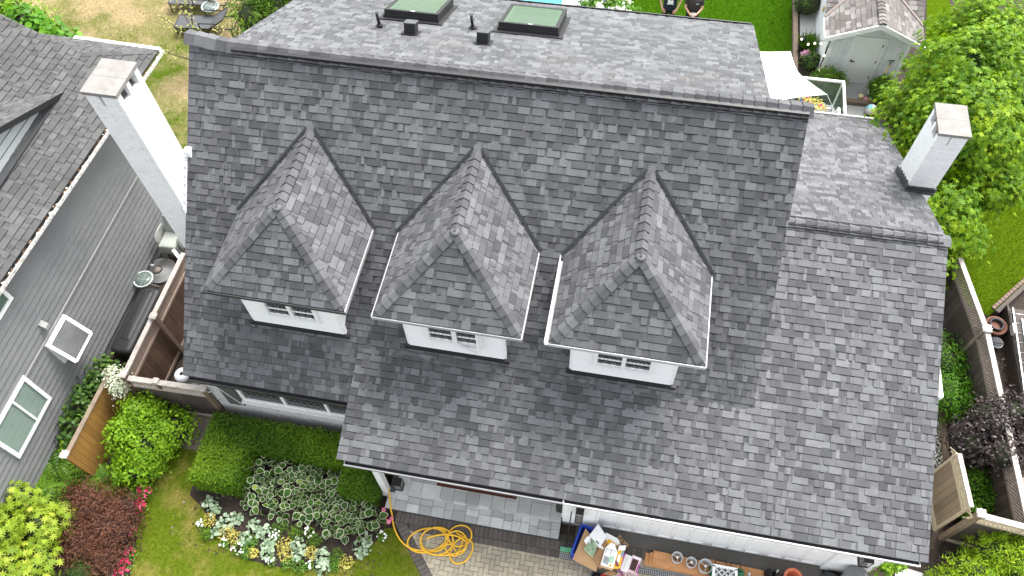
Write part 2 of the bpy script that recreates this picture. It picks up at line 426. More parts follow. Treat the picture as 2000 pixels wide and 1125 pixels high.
# ridge caps: the main ridge sags a little between its ends
mb = MB()
def ridge_z(x): 
    t = (x-XL)/(XR-XL); return ZR + .10*math.exp(-((x-XL)/.5)**2) - .02*math.sin(PI*t)
NBu = NB
xs = [XL-.02 + i*.205 for i in range(int((XR-XL+.04)/.205)+1)]
for i, x in enumerate(xs):
    x1 = min(x+.232, XR+.03); za, zb_ = ridge_z(x)+.05, ridge_z(x1)+.05
    caps(mb, (x, YR, za), (x1, YR, zb_), N1, NB, .185, 1, .034)
mb.obj('ridge_cap', [CAPM, EDGE], house)
mb = MB()   # ridge vent strip under the caps
mb.bb(XL+.9, XR-.02, YR-.135, YR+.12, ZR-.118, ZR+.03); mb.obj('ridge_vent', BLACK, house)
mb = MB(); caps(mb, (XR+.02, Y2, Z2+.03), (XR2+.02, Y2, Z2+.03), N2, NG, .15, .21, .02); mb.bb(XR+.05, XR2-.1, Y2-.12, Y2+.1, Z2-.05, Z2+.03, 1)
mb.obj('garage_ridge_cap', [CAPM, EDGE], house)
# walls
mb = MB()
mb.prism([(-8.4,6.15,0),(-8.4,6.15,2.6),(-8.4,YR,ZR-.26),(-8.4,YR,0)], (11.1,0,0))
mb.prism([(-7.6,YR,0),(-7.6,YR,ZR-.27),(-7.6,15.0,5.26),(-7.6,15.0,0)], (9.7,0,0))
mb.prism([(2.72,6.2,0),(2.72,6.2,2.9),(2.72,Y2,Z2-.24),(2.72,15.75,2.05),(2.72,15.75,0)], (3.38,0,0))
mb.bb(-.3, .42, 5.0, 6.14, 0, 2.6); mb.bb(5.27, 6.1, 5.0, 6.19, 0, 2.6)
mb.bb(.42, 5.27, 5.0, 6.1, 2.12, 2.58)
mb.obj('wall', WHITE2, house)
def boards(mb, p0, p1, z0, z1, e, out, t=.022, m=0):
    """lap siding boards from p0 to p1 (2d), wedge section"""
    p0, p1, out = Vector((*p0, 0)), Vector((*p1, 0)), Vector((*out, 0))
    n = int(round((z1-z0)/e))
    for i in range(n):
        a, b = z0+i*(z1-z0)/n, z0+(i+1)*(z1-z0)/n+.012
        sec = [Vector((0,0,a))+out*.001, Vector((0,0,a))+out*t, Vector((0,0,b))+out*.006, Vector((0,0,b))+out*.001]
        mb.prism([p0+s for s in sec], p1-p0, m)
for (p, q, z, d) in (((-.3,5.0),(.40,5.0),.15,(0,-1)),((5.38,5.0),(6.1,5.0),.1,(0,-1)),((-.3,6.1),(-.3,5.0),.36,(-1,0))):
    mb = MB(); boards(mb, p, q, z, 2.55, .17, d, .035); mb.obj('lap_siding', WHITE, house)
mb = MB(); mb.bb(-8.46, -4.35, 6.07, 6.148, 0, 1.3); mb.bb(-8.46, -7.76, 6.07, 6.148, 1.3, 2.3); mb.bb(-4.6,-4.35,6.07,6.148,1.3,2.3)
mb.obj('brick_front_wall', BRICKD, house)
mb = MB()
for i in range(40):
    mb.box((-7.72+i*.076, 6.045, 1.305), (.068, .12, .06))
mb.obj('brick_sill', BRICKW, house)
def window(x0, x1, z0, z1, y, parts, parent, name='window', fm=WHITE, gm=GLASSD, lead=0, ft=.06, dep=.05):
    f = MB()
    f.bb(x0, x1, y-dep, y+.01, z0, z0+ft); f.bb(x0, x1, y-dep, y+.01, z1-ft, z1)
    for i in range(parts+1):
        x = x0 + (x1-x0-ft)*i/parts; f.bb(x, x+ft, y-dep-.004, y+.012, z0+ft, z1-ft)
    fo = f.obj(name, fm, parent)
    g = MB(); g.bb(x0+.02, x1-.02, y-.012, y-.004, z0+.02, z1-.02); g.bb(x0+.02, x1-.02, y+.0, y+.005, z0+.02, z1-.02, 1)
    if lead:
        for k in range(parts):
            a = x0+(x1-x0-ft)*k/parts+ft; b = x0+(x1-x0-ft)*(k+1)/parts; s = .15
            j = -6
            while j < 8:
                for sg in (1, -1):
                    seg = []
                    q = [(a+j*s, z0), (a+j*s+sg*(z1-z0)*.62, z1)]
                    # clip line to the sash
                    (xa, za), (xb, zb2) = q; ts = []
                    for t in [i/30 for i in range(31)]:
                        xx, zz = xa+(xb-xa)*t, za+(zb2-za)*t
                        if a-.005 <= xx <= b+.005: ts.append((xx, zz))
                    if len(ts) > 1: g.bar((ts[0][0], y-.016, ts[0][1]), (ts[-1][0], y-.016, ts[-1][1]), .007, .006, 2)
                j += 1
    g.obj('window_pane', [gm, DARK, mat('lead_came', (.16,.165,.17), .5) if 'lead_came' not in bpy.data.materials else bpy.data.materials['lead_came']], fo)
    return fo
window(-7.72, -4.65, 1.34, 2.2, 6.10, 3, house, lead=1)
mb = MB(); mb.bb(-8.15,-7.78,6.03,6.068,1.02,2.2); sw = mb.obj('window_shutter', mat('shutter_green_grey',(.075,.08,.075),.6), house)
mb = MB(); mb.bar((-8.14,6.022,1.9),(-7.80,6.022,1.07),.02,.01); mb.obj('shutter_brace', OFFW, sw)
GUTW = mat('gutter_white', (.42,.43,.43), .5, .1, 3, dirt=(.3,.29,.27), dscale=4, damt=.5)
# gutters (a box channel with a lip)
def gutter(name, x0, x1, y, z, m, parent=house, w=.12, h=.065, front=True, deb=0):
    g = MB(); sg = -1 if front else 1
    g.bb(x0, x1, y, y+sg*w, z-h, z-h+.012); g.bb(x0, x1, y+sg*(w-.012), y+sg*(w+.008), z-h+.012, z)
    g.bb(x0, x1, y, y+sg*.012, z-h+.012, z-.005); g.bb(x0, x1, y+sg*(w-.014), y+sg*(w+.010), z+.0005, z+.010)
    g.bb(x0, x0+.01, y+sg*.012, y+sg*(w-.012), z-h+.012, z-.002); g.bb(x1-.01, x1, y+sg*.012, y+sg*(w-.012), z-h+.012, z-.002)
    g.bb(x0+.012, x1-.012, y+sg*.014, y+sg*(w-.014), z-h+.0125, z-h+.03, 1)
    return g.obj(name, [m, DARK], parent)
gutter('front_gutter', XP+.16, -.30, YE2+.118, ZE2-.01, mat('gutter_grey', (.17,.17,.18), .5, .15, 3), w=.10)
gutter('front_gutter', -.29, XR2-.12, YE2+.118, ZE2-.01, GUTW, w=.10)
gutter('lower_gutter', XL+.12, XP+.1, YE1+.125, ZE1+.06, BLACK)
gutter('rear_gutter', XBL+.05, XBR-.05, YB-.02, ZB-.02, BLACK, front=False)
gutter('garage_rear_gutter', XBR+.2, XR2-.2, YGB-.02, ZGB-.01, WHITE, front=False)
mb = MB(); mb.bb(XP+.1, 6.1, YE2+.13, 5.0, 2.44, 2.47); mb.bb(XP+.1,-.32,5.0,6.1,2.44,2.47); mb.bb(XL+.1, XP+.1, YE1+.14, 6.06, 2.40, 2.43)
mb.obj('soffit', WHITE, house)
# porch: two slate steps, post, back wall is the house wall
SLATE = mat('slate_tile', (.40,.41,.40), .6, .18, 5, .15, 30, island=.28, dirt=(.28,.28,.26), dscale=3, damt=.35)
GROUT = mat('slate_base', (.10,.105,.105), .8)
ps = MB(); ps.bb(-4.22, -.32, 4.58, 6.06, 0, .155, 1); ps.bb(-4.05, -.32, 4.935, 6.05, .155, .325, 1)
def tiles(mb, x0, x1, y0, y1, z, s, rg):
    x = x0
    while x < x1-.01:
        y = y0; wx = min(s*rg.choice((1,1,1,1.5)), x1-x)
        while y < y1-.01:
            wy = min(s*rg.choice((.8,1,1.2)), y1-y)
            mb.bb(x+.004, x+wx-.004, y+.004, y+wy-.004, z-.006, z+.008+rg.random()*.004); y += wy
        x += wx
rg2 = random.Random(3)
tiles(ps, -4.22, -.32, 4.56, 4.935, .16, .19, rg2); tiles(ps, -4.05, -.32, 4.925, 6.05, .33, .29, rg2)
for i in range(14): ps.bb(-4.05+i*.2664+.003, -4.05+(i+1)*.2664-.003, 4.91, 4.935, .18, .325)
ps.obj('porch_steps', [SLATE, GROUT], house)
mb = MB(); mb.bb(-4.345,-4.205,4.88,5.02,.1,2.44); mb.bb(-4.365,-4.185,4.86,5.04,.0,.1); mb.bb(-4.365,-4.185,4.86,5.04,2.3,2.438); mb.obj('porch_post', WHITE, house)
mb = MB(); mb.bb(-3.1,-1.4,6.08,6.14,.34,2.4); mb.obj('front_door', mat('door_brown',(.05,.02,.012),.5), house)
# garage door
mb = MB(); mb.bb(.47, 5.22, 5.03, 5.07, 0.005, 2.12)
for g in range(4):
    for k in range(3):
        x0 = .47+.12+g*1.17+k*.345; x1 = x0+.27
        for (za, zb2) in ((.15,1.05),(1.15,1.95)):
            mb.bb(x0, x1, 5.004, 5.03, za+.02, za+.055); mb.bb(x1, x1+.022, 5.008, 5.03, za+.02, zb2)
            mb.bb(x0, x1, 5.022, 5.03, za+.03, zb2-.02)
gd = mb.obj('garage_door', WHITE, house)
mb = MB(); mb.bb(.405,.465,4.97,5.05,0,2.12); mb.bb(5.225,5.375,4.97,5.05,0,2.12); mb.bb(.465,5.225,4.975,5.05,2.06,2.12); mb.obj('door_casing', WHITE, gd)
mb = MB(); mb.bb(.47,5.22,5.02,5.029,.0045,.03); mb.obj('door_seal', BLACK, gd)
# box lanterns on the wall
def lantern(name, c, s, parent=None, hang=False):
    w, h = s; x, y, z = c; m = MB(); t = .014
    for sx in (-1, 1):
        for sy in (-1, 1): m.bar((x+sx*w/2, y+sy*w/2, z), (x+sx*w/2, y+sy*w/2, z+h), t)
    for zz in (z, z+h):
        for sx in (-1, 1):
            m.bar((x+sx*w/2, y-w/2, zz), (x+sx*w/2, y+w/2, zz), t); m.bar((x-w/2, y+sx*w/2, zz), (x+w/2, y+sx*w/2, zz), t)
    m.bb(x-w/2, x+w/2, y-w/2, y+w/2, z-.012, z+.004); m.bb(x-w*.55, x+w*.55, y-w*.55, y+w*.55, z+h, z+h+.02)
    if hang: m.bb(x-w*.3, x+w*.3, y+w/2, 4.99, z+h*.55, z+h+.06)
    o = m.obj(name, BLACK, parent)
    g = MB(); g.bb(x-w*.42, x+w*.42, y-w*.42, y+w*.42, z+.01, z+h-.02); g.obj('lantern_glass', glassmat('lantern_glass',(.5,.5,.48),.75) if 'lantern_glass' not in bpy.data.materials else bpy.data.materials['lantern_glass'], o)
    return o
lantern('wall_lantern', (.05, 4.83, .95), (.15, .62), house, True)
lantern('wall_lantern', (5.62, 4.84, 1.42), (.17, .36), house, True)
mb = MB(); mb.bb(-.44,-.325,5.0,5.16,.62,1.3); mb.bb(-.46,-.44,5.02,5.14,.66,.92); mb.bb(-.46,-.44,5.02,5.14,.98,1.26); mb.obj('letter_box', BLACK, house)
for x0, x1 in ((-.29,.40),(5.38,6.1)): mb = MB(); mb.bb(x0,x1,4.955,4.995,0,.11); mb.obj('foundation_strip', CONC, house)
mb = MB(); mb.bb(6.1, 6.75, 8.3, 9.6, 2.55, 2.62); mb.prism([(6.1,8.2,3.3),(6.1,9.7,3.3),(6.85,9.7,2.66),(6.85,8.2,2.66)], (0,0,-.06)); bay=mb.obj('bay_roof', SHN, house)
mb = MB(); mb.bb(6.84,6.92,8.15,9.7,2.54,2.66); mb.bb(6.3,6.92,8.07,8.15,2.54,2.66); mb.obj('bay_gutter', WHITE, bay)

# ---- three dormers
DW, DZ, DZR, DY, DHY = 1.363, 5.194, 6.416, 6.618, 7.877
def y_on1(z): return YE1 + (z-ZE1)/m1
VALM = mat('valley_metal', (.02,.021,.022), .5, .2, 5)
GREYG = mat('pale_grey_gutter', (.27,.275,.28), .5, .08)
for di, c in enumerate((-6.081, -2.799, .444)):
    lab = ('leftmost dormer, with black gutter trim', 'middle dormer, one casement open', 'right hand dormer with a broad white left gutter')[di]
    w = MB()
    w.prism([(c-.95,6.95,3.5),(c+.95,6.95,3.5),(c+.95,6.95,DZ-.02),(c-.95,6.95,DZ-.02)], (0,1.6,0))
    body = w.obj('dormer', WHITE2, house, lab)
    s = MB(); boards(s, (c-.96,6.95), (c+.96,6.95), 3.66, DZ-.05, .2, (0,-1), .045)
    s.bb(c+.93, c+1.0, 6.92, 6.99, 3.62, DZ-.05); s.bb(c-1.0,c-.93,6.925,6.99,3.64,DZ-.05)
    s.obj('dormer_siding', WHITE, body)
    s = MB(); s.bb(c-.95,c+.97,6.86,6.95,3.575,3.64); s.bb(c+.97,c+1.07,6.86,7.02,3.57,3.66); s.bb(c-1.05,c-.95,6.86,7.02,3.57,3.66); s.obj('sill_flashing', BLACK, body)
    window(c-.55, c+.57, 4.03, DZ-.08, 6.925, 2, body, 'dormer_window', lead=1, ft=.075, dep=.06)
    if di == 1:
        q = MB(); x0, x1 = c+.05, c+.52
        T = lambda a, z: (x0+(x1-x0)*a, 6.86-.13*a, z)
        for (a, b) in ((T(0,4.08),T(1,4.08)),(T(1,4.08),T(1,5.05)),(T(0,4.08),T(0,5.05))): q.bar(a, b, .045)
        q.obj('open_sash', WHITE, body)
    hip = Vector((c, DHY, DZR)); FL = Vector((c-DW, DY, DZ)); FR = Vector((c+DW, DY, DZ))
    yb1, yr1 = y_on1(DZ), y_on1(DZR); BL = Vector((c-DW, yb1, DZ)); BR = Vector((c+DW, yb1, DZ)); RD = Vector((c, yr1, DZR))
    rf = MB()
    vf = Vector((0, DHY-DY, DZR-DZ)); slope(rf, FL, (1,0,0), vf, [(0,0),(2*DW,0),(DW,vf.length)], seed=40+di)
    vl = Vector((DW, 0, DZR-DZ)); ll = vl.length
    slope(rf, FL, (0,1,0), vl, [(0,0),(yb1-DY,0),(yr1-DY,ll),(DHY-DY,ll)], seed=50+di)
    vr = Vector((-DW, 0, DZR-DZ))
    slope(rf, FR, (0,1,0), vr, [(0,0),(yb1-DY,0),(yr1-DY,ll),(DHY-DY,ll)], seed=60+di)
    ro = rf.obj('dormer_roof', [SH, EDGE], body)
    dk = MB(); dk.add([FL+Vector((.04,.06,-.09)),FR+Vector((-.04,.06,-.09)),BR+Vector((-.04,.3,-.09)),BL+Vector((.04,.3,-.09)),FL+Vector((.04,.06,-.012)),FR+Vector((-.04,.06,-.012)),BR+Vector((-.04,.3,-.012)),BL+Vector((.04,.3,-.012)),hip-Vector((0,0,.02)),RD-Vector((0,-.3,.02))],
        [(3,2,1,0),(0,1,5,4),(1,2,6,5),(3,0,4,7),(2,3,7,6),(4,5,8),(5,6,9,8),(7,4,8,9)]); dk.obj('dormer_soffit', WHITE, body)
    nf = vf.cross(Vector((1,0,0))); nf = nf if nf.z > 0 else -nf
    nl = Vector((-(DZR-DZ),0,DW)); nr = Vector((DZR-DZ,0,DW))
    cp = MB()
    caps(cp, FL+Vector((.06,.06,.05)), hip+Vector((-.03,-.03,.0)), nf, nl, .115, .19, .022); caps(cp, FR+Vector((-.06,.06,.05)), hip+Vector((.03,-.03,.0)), nf, nr, .115, .19, .022)
    caps(cp, hip+Vector((0,-.05,.02)), RD+Vector((0,-.06,.02)), nl, nr, .11, .185, .026)
    cp.ball(hip+Vector((0,-.03,.0)), .085, 0, 10, .5)
    cp.obj('hip_cap', [CAPM, EDGE], body)
    # valley metal, apron and gutters
    fl = MB()
    for s_, B in ((-1, BL), (1, BR)):
        a = B + Vector((s_*.01, .0, .02)); b = RD + Vector((s_*.03, .02, .02))
        fl.bar(a+N1*.015+Vector((s_*.05,0,0)), b+N1*.015+Vector((s_*.045,0,0)), .045, .03, 0, N1)
    fl.prism([RD+Vector((-.09,-.06,-.06))+N1*.03, RD+Vector((.09,-.06,-.06))+N1*.03, RD+Vector((.07,.06,.06))+N1*.03, RD+Vector((0,.10,.10))+N1*.03, RD+Vector((-.07,.06,.06))+N1*.03], -N1*.02, 1)
    fl.obj('valley_flashing', [VALM, SH], body)
    gm = [BLACK, WHITE, WHITE][di]
    gt = MB()
    gt.bb(c-DW-.03,c+DW+.03,DY-.035,DY-.02,DZ-.085,DZ-.008); gt.bb(c-DW-.03,c+DW+.03,DY-.02,DY+.05,DZ-.085,DZ-.073)
    gt.obj('front_gutter', [FLASH, mat('grey_gutter',(.3,.305,.31),.5) if di==1 else GUTW, GUTW][di] if di else FLASH, body)
    for s_ in (-1, 1):
        gt = MB(); x = c+s_*DW; wd = .075 if (di == 2 and s_ < 0) else .02
        gt.box((x+s_*(wd+.01), (DY-.02+yb1)/2, DZ-.05), (.014, yb1-DY+.02, .085)); gt.box((x+s_*wd/2, (DY-.02+yb1)/2, DZ-.086), (wd, yb1-DY+.02, .012))
        gt.box((x+s_*(wd+.004), (DY-.02+yb1)/2, DZ-.002), (.022, yb1-DY+.02, .010))
        gt.obj('side_gutter', GUTW if (di == 2 and s_ < 0) else (GREYG if (di or s_ > 0) else FLASH), body)
# ---- roof penetrations on the rear slope
def on_rb(x, y, h=0): return Vector((x, y, ZR-mb_*(y-YR))) + NB*h
TB = Matrix((Vector((1,0,0)), -VB, NB)).transposed()
for (x0, x1, y0, y1) in ((-5.56,-4.38,13.16,14.42), (-3.06,-1.80,13.10,14.42)):
    cx, cy = (x0+x1)/2, (y0+y1)/2; o = on_rb(cx, cy); W_, H_ = x1-x0, (y1-y0)*1.09
    f = MB()
    for (px, py, sx, sy) in ((-W_/2+.04,0,.08,H_),(W_/2-.04,0,.08,H_),(0,-H_/2+.04,W_-.16,.08),(0,H_/2-.04,W_-.16,.08)):
        f.box(o+TB@Vector((px,py,.10)), (sx,sy,.2), M=TB)
    f.box(o+TB@Vector((0,-H_/2-.07,.022)), (W_+.24,.14,.03), M=TB); f.box(o+TB@Vector((0,-H_/2-.01,.06)), (W_+.04,.03,.07), M=TB)
    for s_ in (-1,1): f.box(o+TB@Vector((s_*(W_/2+.05),0,.022)), (.10,H_,.028), M=TB)
    fo = f.obj('skylight', BLACK, house)
    g = MB(); iw, ih = W_-.16, H_-.16
    g.box(o+TB@Vector((0,0,.026)), (iw,ih,.01), M=TB)
    for (px, py, sx, sy) in ((-iw/2+.02,0,.04,ih),(iw/2-.02,0,.04,ih),(0,-ih/2+.02,iw-.08,.04),(0,ih/2-.02,iw-.08,.04)): g.box(o+TB@Vector((px,py,.105)), (sx,sy,.15), m=1, M=TB)
    g.obj('skylight_shaft', [SHAFT, SHAFTW], fo)
    g = MB(); g.box(o+TB@Vector((0,0,.19)), (iw,ih,.008), M=TB); g.obj('skylight_glass', GLASSG, fo)
    g = MB(); g.box(o+TB@Vector((.03,-H_/2+.035,.205)), (.09,.03,.012), M=TB); g.obj('vent_tab', OFFW, fo)
for (x, y) in ((-5.45,12.57),(-3.59,13.04)):
    o = on_rb(x, y); m = MB(); m.tube([o, o+Vector((0,0,.10))], [.075,.045], 12); m.tube([o+Vector((0,0,.02)), o+Vector((-.01,0,.36))], .032, 12); m.tube([o+Vector((-.01,0,.36)), o+Vector((-.01,0,.38))], .038, 12)
    m.lathe([(.11,.0),(.11,.012),(.001,.012)], o+NB*.012, 14); m.obj('vent_pipe', BLACK, house)
for (x, y) in ((-4.73,12.41),(-3.20,12.32)):
    o = on_rb(x, y); m = MB(); m.box(o+TB@Vector((0,0,.02)), (.34,.34,.02), M=TB)
    m.box(o+TB@Vector((0,0,.13)), (.23,.24,.2), M=TB); v = m.obj('roof_vent', BLACK, house)
    m = MB(); m.box(o+TB@Vector((0,.0,.242)), (.25,.26,.016), M=TB); m.obj('vent_hood', mat('grey_hood',(.06,.062,.065),.5) if 'grey_hood' not in bpy.data.materials else bpy.data.materials['grey_hood'], v)
# ---- chimneys
def chimney(x0, x1, y0, y1, zb, zt, mats, lab, fl, rightopen):
    m = MB(); h = .34; t = .075
    m.bb(x0, x1, y0, y1, zb, zt-h)
    ps_ = [(x0,y0),(x1-t*1.6,y0),(x0,y1-t*1.6),(x1-t*1.6,y1-t*1.6)]
    for (a, b) in ps_: m.bb(a, a+t*1.6, b, b+t*1.6, zt-h+.0, zt-.07)
    xm, ym = (x0+x1)/2, (y0+y1)/2
    m.bb(x0, x0+t, ym-.05, ym+.05, zt-h, zt-.07); m.bb(x1-t, x1, ym-.05, ym+.05, zt-h, zt-.07)
    m.bb(x0+.12, x0+.12+.12, y0, y0+t, zt-h, zt-.07); m.bb(x1-.3, x1-.12, y0, y0+t, zt-h, zt-.07); m.bb(x0+.12,x1-.12,y1-t,y1,zt-h,zt-.07)
    o = m.obj('chimney', mats, house, lab)
    c = MB(); c.bb(x0-.03, x1+.03, y0-.03, ym-.004, zt-.07, zt); c.bb(x0-.03, x1+.03, ym+.004, y1+.03, zt-.07, zt-.004); c.obj('chimney_cap', CONC, o)
    c = MB(); c.lathe([(.13,zt-h-.1),(.13,zt-.12),(.10,zt-.12),(.10,zt-h-.1)], (xm, y0+.26, 0), 14); c.lathe([(.13,zt-h-.1),(.13,zt-.14),(.10,zt-.14),(.10,zt-h-.1)], (xm, y1-.26, 0), 14); c.bb(x0+.08,x1-.08,y0+.08,y1-.08,zt-h,zt-h+.012); c.obj('flue_liner', CONC, o)
    return o
ch = chimney(-9.21, -8.61, 8.395, 9.165, 0, 8.26, BRICKW, 'tall white brick chimney on the left gable', 0, 1)
m = MB()
for i in range(7):
    y = 8.36+i*.125; z = ZE1+m1*(y-YE1)
    m.box((-8.597, y+.055, z+.02), (.02, .13, .26))
m.bb(-8.63,-8.5,9.16,9.3,ZE1+m1*3.4-.05,ZE1+m1*3.4+.12); m.obj('step_flashing', WHITE, ch)
ch = chimney(6.02, 6.585, 12.345, 13.155, 0, 5.66, BRICKW, 'shorter white brick chimney on the garage roof edge', 0, 0)
m = MB()
zr = lambda y: Z2-mg*(y-Y2)
m.prism([(5.995,12.335,zr(12.34)-.05),(6.61,12.335,zr(12.34)-.05),(6.605,12.338,zr(12.34)+.15),(6.0,12.338,zr(12.34)+.15)], (0,-.03,0))
m.prism([(5.98,12.24,zr(12.24)+.02),(6.6,12.24,zr(12.24)+.02),(6.6,12.36,zr(12.36)+.03),(5.98,12.36,zr(12.36)+.03)], (0,0,.014))
for i in range(6): 
    y = 12.33+i*.15; m.box((6.006, y+.07, zr(y+.07)+.10), (.024, .16, .20))
m.obj('step_flashing', FLASH, ch)
# ---------------------------------------------------------------- GROUND, LAWNS, BEDS, PAVING
SOIL = mat('soil', (.028,.020,.015), .95, .35, 14, .8, 40)
MULCH = mat('mulch', (.040,.027,.019), .95, .5, 18, 1, 50)
GREEN, STRAW = (.085,.125,.018), (.32,.25,.115)
LAWN_F = lawnmat('front_lawn_turf', (.092,.128,.010), (.22,.185,.05), .40, 1.1)
LAWN_B = lawnmat('lush_turf', (.030,.078,.003), (.060,.088,.006), .02, .5)
LAWN_D = lawnmat('dry_turf', (.060,.095,.008), (.27,.21,.115), .68, .42)
LAWN_R = lawnmat('side_turf', (.058,.098,.004), (.095,.105,.012), .10, .6)
def sheet(name, pts, z, m, kind='structure'):
    b = MB(); b.prism([(x, y, z-.003) for x, y in pts], (0,0,.003)); return tag(b.obj(name, m), kind=kind)
g = MB(); g.add([(-250,-250,0),(250,-250,0),(250,250,0),(-250,250,0)], [(0,1,2,3)]); tag(g.obj('ground', SOIL), kind='structure')
sheet('front_lawn', [(-9.05,0),(-9.3,2.2),(-9.62,3.4),(-9.9,4.35),(-9.7,5.15),(-8.95,5.2),(-8.8,4.6),(-8.72,4.1),(-8.3,3.86),(-7.95,3.45),(-7.5,3.18),(-6.9,2.98),(-6.39,2.93),(-5.6,2.99),(-5.0,3.16),(-4.55,3.42),(-4.3,3.75),(-4.12,4.15),(-3.95,4.2),(-3.62,3.93),(-3.05,3.25),(-2.2,2.3),(-1.5,1.2),(-.9,0)], .008, LAWN_F)
sheet('back_lawn', [(-10.2,15.4),(4.6,15.4),(4.6,60),(-10.2,60)], .008, LAWN_B)
sheet('dry_lawn', [(-60,12.5),(-9.0,12.5),(-10.2,16),(-10.2,60),(-60,60)], .012, LAWN_D)
sheet('side_lawn', [(8.15,12.6),(9.5,11.95),(10.4,12.95),(13,16),(40,40),(12,60),(8.6,20)], .01, LAWN_R)
sheet('soil_bed', [(9.9,18.6),(13,17.6),(16,24),(9.6,26)], .016, SOIL)
sheet('garden_path', [(-9.65,6.1),(-8.62,6.2),(-8.64,5.7),(-8.72,5.15),(-9.68,5.1)], .012, mat('gravel_path',(.21,.175,.145),.95,.35,30,.8,60,dirt=(.05,.035,.025),dscale=1.1,damt=.95))
def blades(name, pts, n, h, m, clipf, z=.01, lean=.6):
    P = np.column_stack([NR.uniform(pts[0], pts[1], n), NR.uniform(pts[2], pts[3], n), np.full(n, z)])
    P = P[clipf(P[:,0], P[:,1])]
    k = len(P); up = np.column_stack([NR.normal(size=k)*lean, NR.normal(size=k)*lean, np.ones(k)])
    side = NR.normal(size=(k,3)); 
    o = leaves(name, P, np.cross(unit(up), unit(side)), NEEDLE, NR.uniform(.6, 1.3, k)*h, m, updir=unit(up)+1e-3)
    return tag(o, kind='stuff')
def inpoly(pts):
    def f(x, y):
        c = np.zeros(len(x), bool); j = len(pts)-1
        for i in range(len(pts)):
            xi, yi = pts[i]; xj, yj = pts[j]
            c ^= ((yi > y) != (yj > y)) & (x < (xj-xi)*(y-yi)/(yj-yi+1e-9)+xi); j = i
        return c
    return f
def grassmat(name, green, straw, dry, scale):
    m, nt, P = nodes(name)
    tc = N(nt, 'ShaderNodeTexCoord').outputs['Object']
    f = ramp(nt, noise(nt, scale, 6, tc, .65), [(.14+.44*dry, (0,)*3), (.34+.44*dry, (1,)*3)])
    a = N(nt, 'ShaderNodeAttribute'); a.attribute_name = 'rnd'
    c = mixc(nt, 1, mixc(nt, f, straw, green), ramp(nt, a.outputs['Fac'], [(0,(.6,.6,.6)),(1,(1.5,1.5,1.4))]), 'MULTIPLY')
    nt.links.new(c, P.inputs['Base Color']); P.inputs['Roughness'].default_value = .9; P.inputs['Specular IOR Level'].default_value = .05
    return m
FL = [(-9.05,0),(-9.3,2.2),(-9.62,3.4),(-9.9,4.35),(-9.7,5.15),(-8.95,5.2),(-8.8,4.6),(-8.72,4.1),(-8.3,3.86),(-7.95,3.45),(-7.5,3.18),(-6.9,2.98),(-6.39,2.93),(-5.6,2.99),(-5.0,3.16),(-4.55,3.42),(-4.3,3.75),(-4.12,4.15),(-3.95,4.2),(-3.62,3.93),(-3.05,3.25),(-2.2,2.3)]
blades('grass', (-10,-2,1.5,5.3), 70000, .05, grassmat('front_grass', (.10,.14,.010), (.23,.195,.055), .40, 1.1), inpoly(FL))
blades('grass', (-10.2,4.6,17,26), 60000, .09, grassmat('lush_grass', (.034,.085,.003), (.065,.092,.006), .02, .5), lambda x, y: x > -99)
blades('grass', (-20,-9.2,12.6,24), 60000, .07, grassmat('dry_grass', (.065,.10,.008), (.29,.225,.12), .68, .42), lambda x, y: (x < -10.1) | (y < 15.4))
blades('grass', (8.2,14,11.8,20), 45000, .07, grassmat('side_grass', (.064,.108,.004), (.10,.11,.012), .10, .6), inpoly([(8.15,12.6),(9.5,11.95),(10.4,12.95),(13,16),(14,20),(8.6,20)]))
# driveway of real pavers
PAVE = mat('paver', (.32,.285,.21), .85, .1, 9, .3, 70, island=.14, dirt=(.16,.14,.11), dscale=1.5, damt=.5)
PAVED = mat('dark_paver', (.085,.074,.066), .85, .1, 9, .3, 70, island=.2)
JOINT = mat('paver_joint', (.055,.048,.036), .95, .2, 20)
dv = MB(); dv.prism([(-4.05,4.58,.001),(-3.95,4.3,.001),(-3.62,3.93,.001),(-3.05,3.25,.001),(-1.9,1.9,.001),(-.9,0,.001),(7,0,.001),(6.3,4.98,.001)], (0,0,.004), 2)
Ain, Aout = ((-3.68,4.33),(-2.83,3.34)), ((-4.0,4.5),(-3.05,3.25))
# half plane right of the inner border line
bx, by = Ain[1][0]-Ain[0][0], Ain[1][1]-Ain[0][1]; PLB = (by, -bx, by*Ain[0][0]-bx*Ain[0][1])
def paver(x0, x1, y0, y1, planes, z=.03, m=0):
    q = clip([(x0+.004,y0+.004),(x1-.004,y0+.004),(x1-.004,y1-.004),(x0+.004,y1-.004)], planes)
    if len(q) > 2: dv.prism([(x, y, .004) for x, y in q], (0,0,z-.004+RNG.random()*.003), m)
if PLB[0]*0+PLB[1]*3-PLB[2] > 0: PLB = tuple(-x for x in PLB)
Wp = .105
PT = [(0,1,4.31), (-1,0,3.6), PLB]
PT = [(0,1,4.2), PLB]
for i in range(-60, 110):
    for j in range(-10, 60):
        k = (i-j) % 4
        x, y = -3.9+i*Wp, 1.4+j*Wp
        if x > 6.5 or y > 4.25: continue
        if k == 0: paver(x, x+2*Wp, y, y+Wp, PT)
        elif k == 3: paver(x, x+Wp, y, y+2*Wp, PT)
for i in range(38):      # soldier course along the porch
    x = -3.95+i*.105; paver(x, x+.105, 4.345, 4.57, [PLB if False else (0,1,9)], .03, 1)
for i in range(38):
    x = -3.6+i*.105; paver(x, x+.105, 4.31-.11, 4.345, [PLB], .03, 1)
dL = math.hypot(bx, by); ux, uy = bx/dL, by/dL; nx, ny = -uy, ux
if nx > 0: nx, ny = -nx, -ny
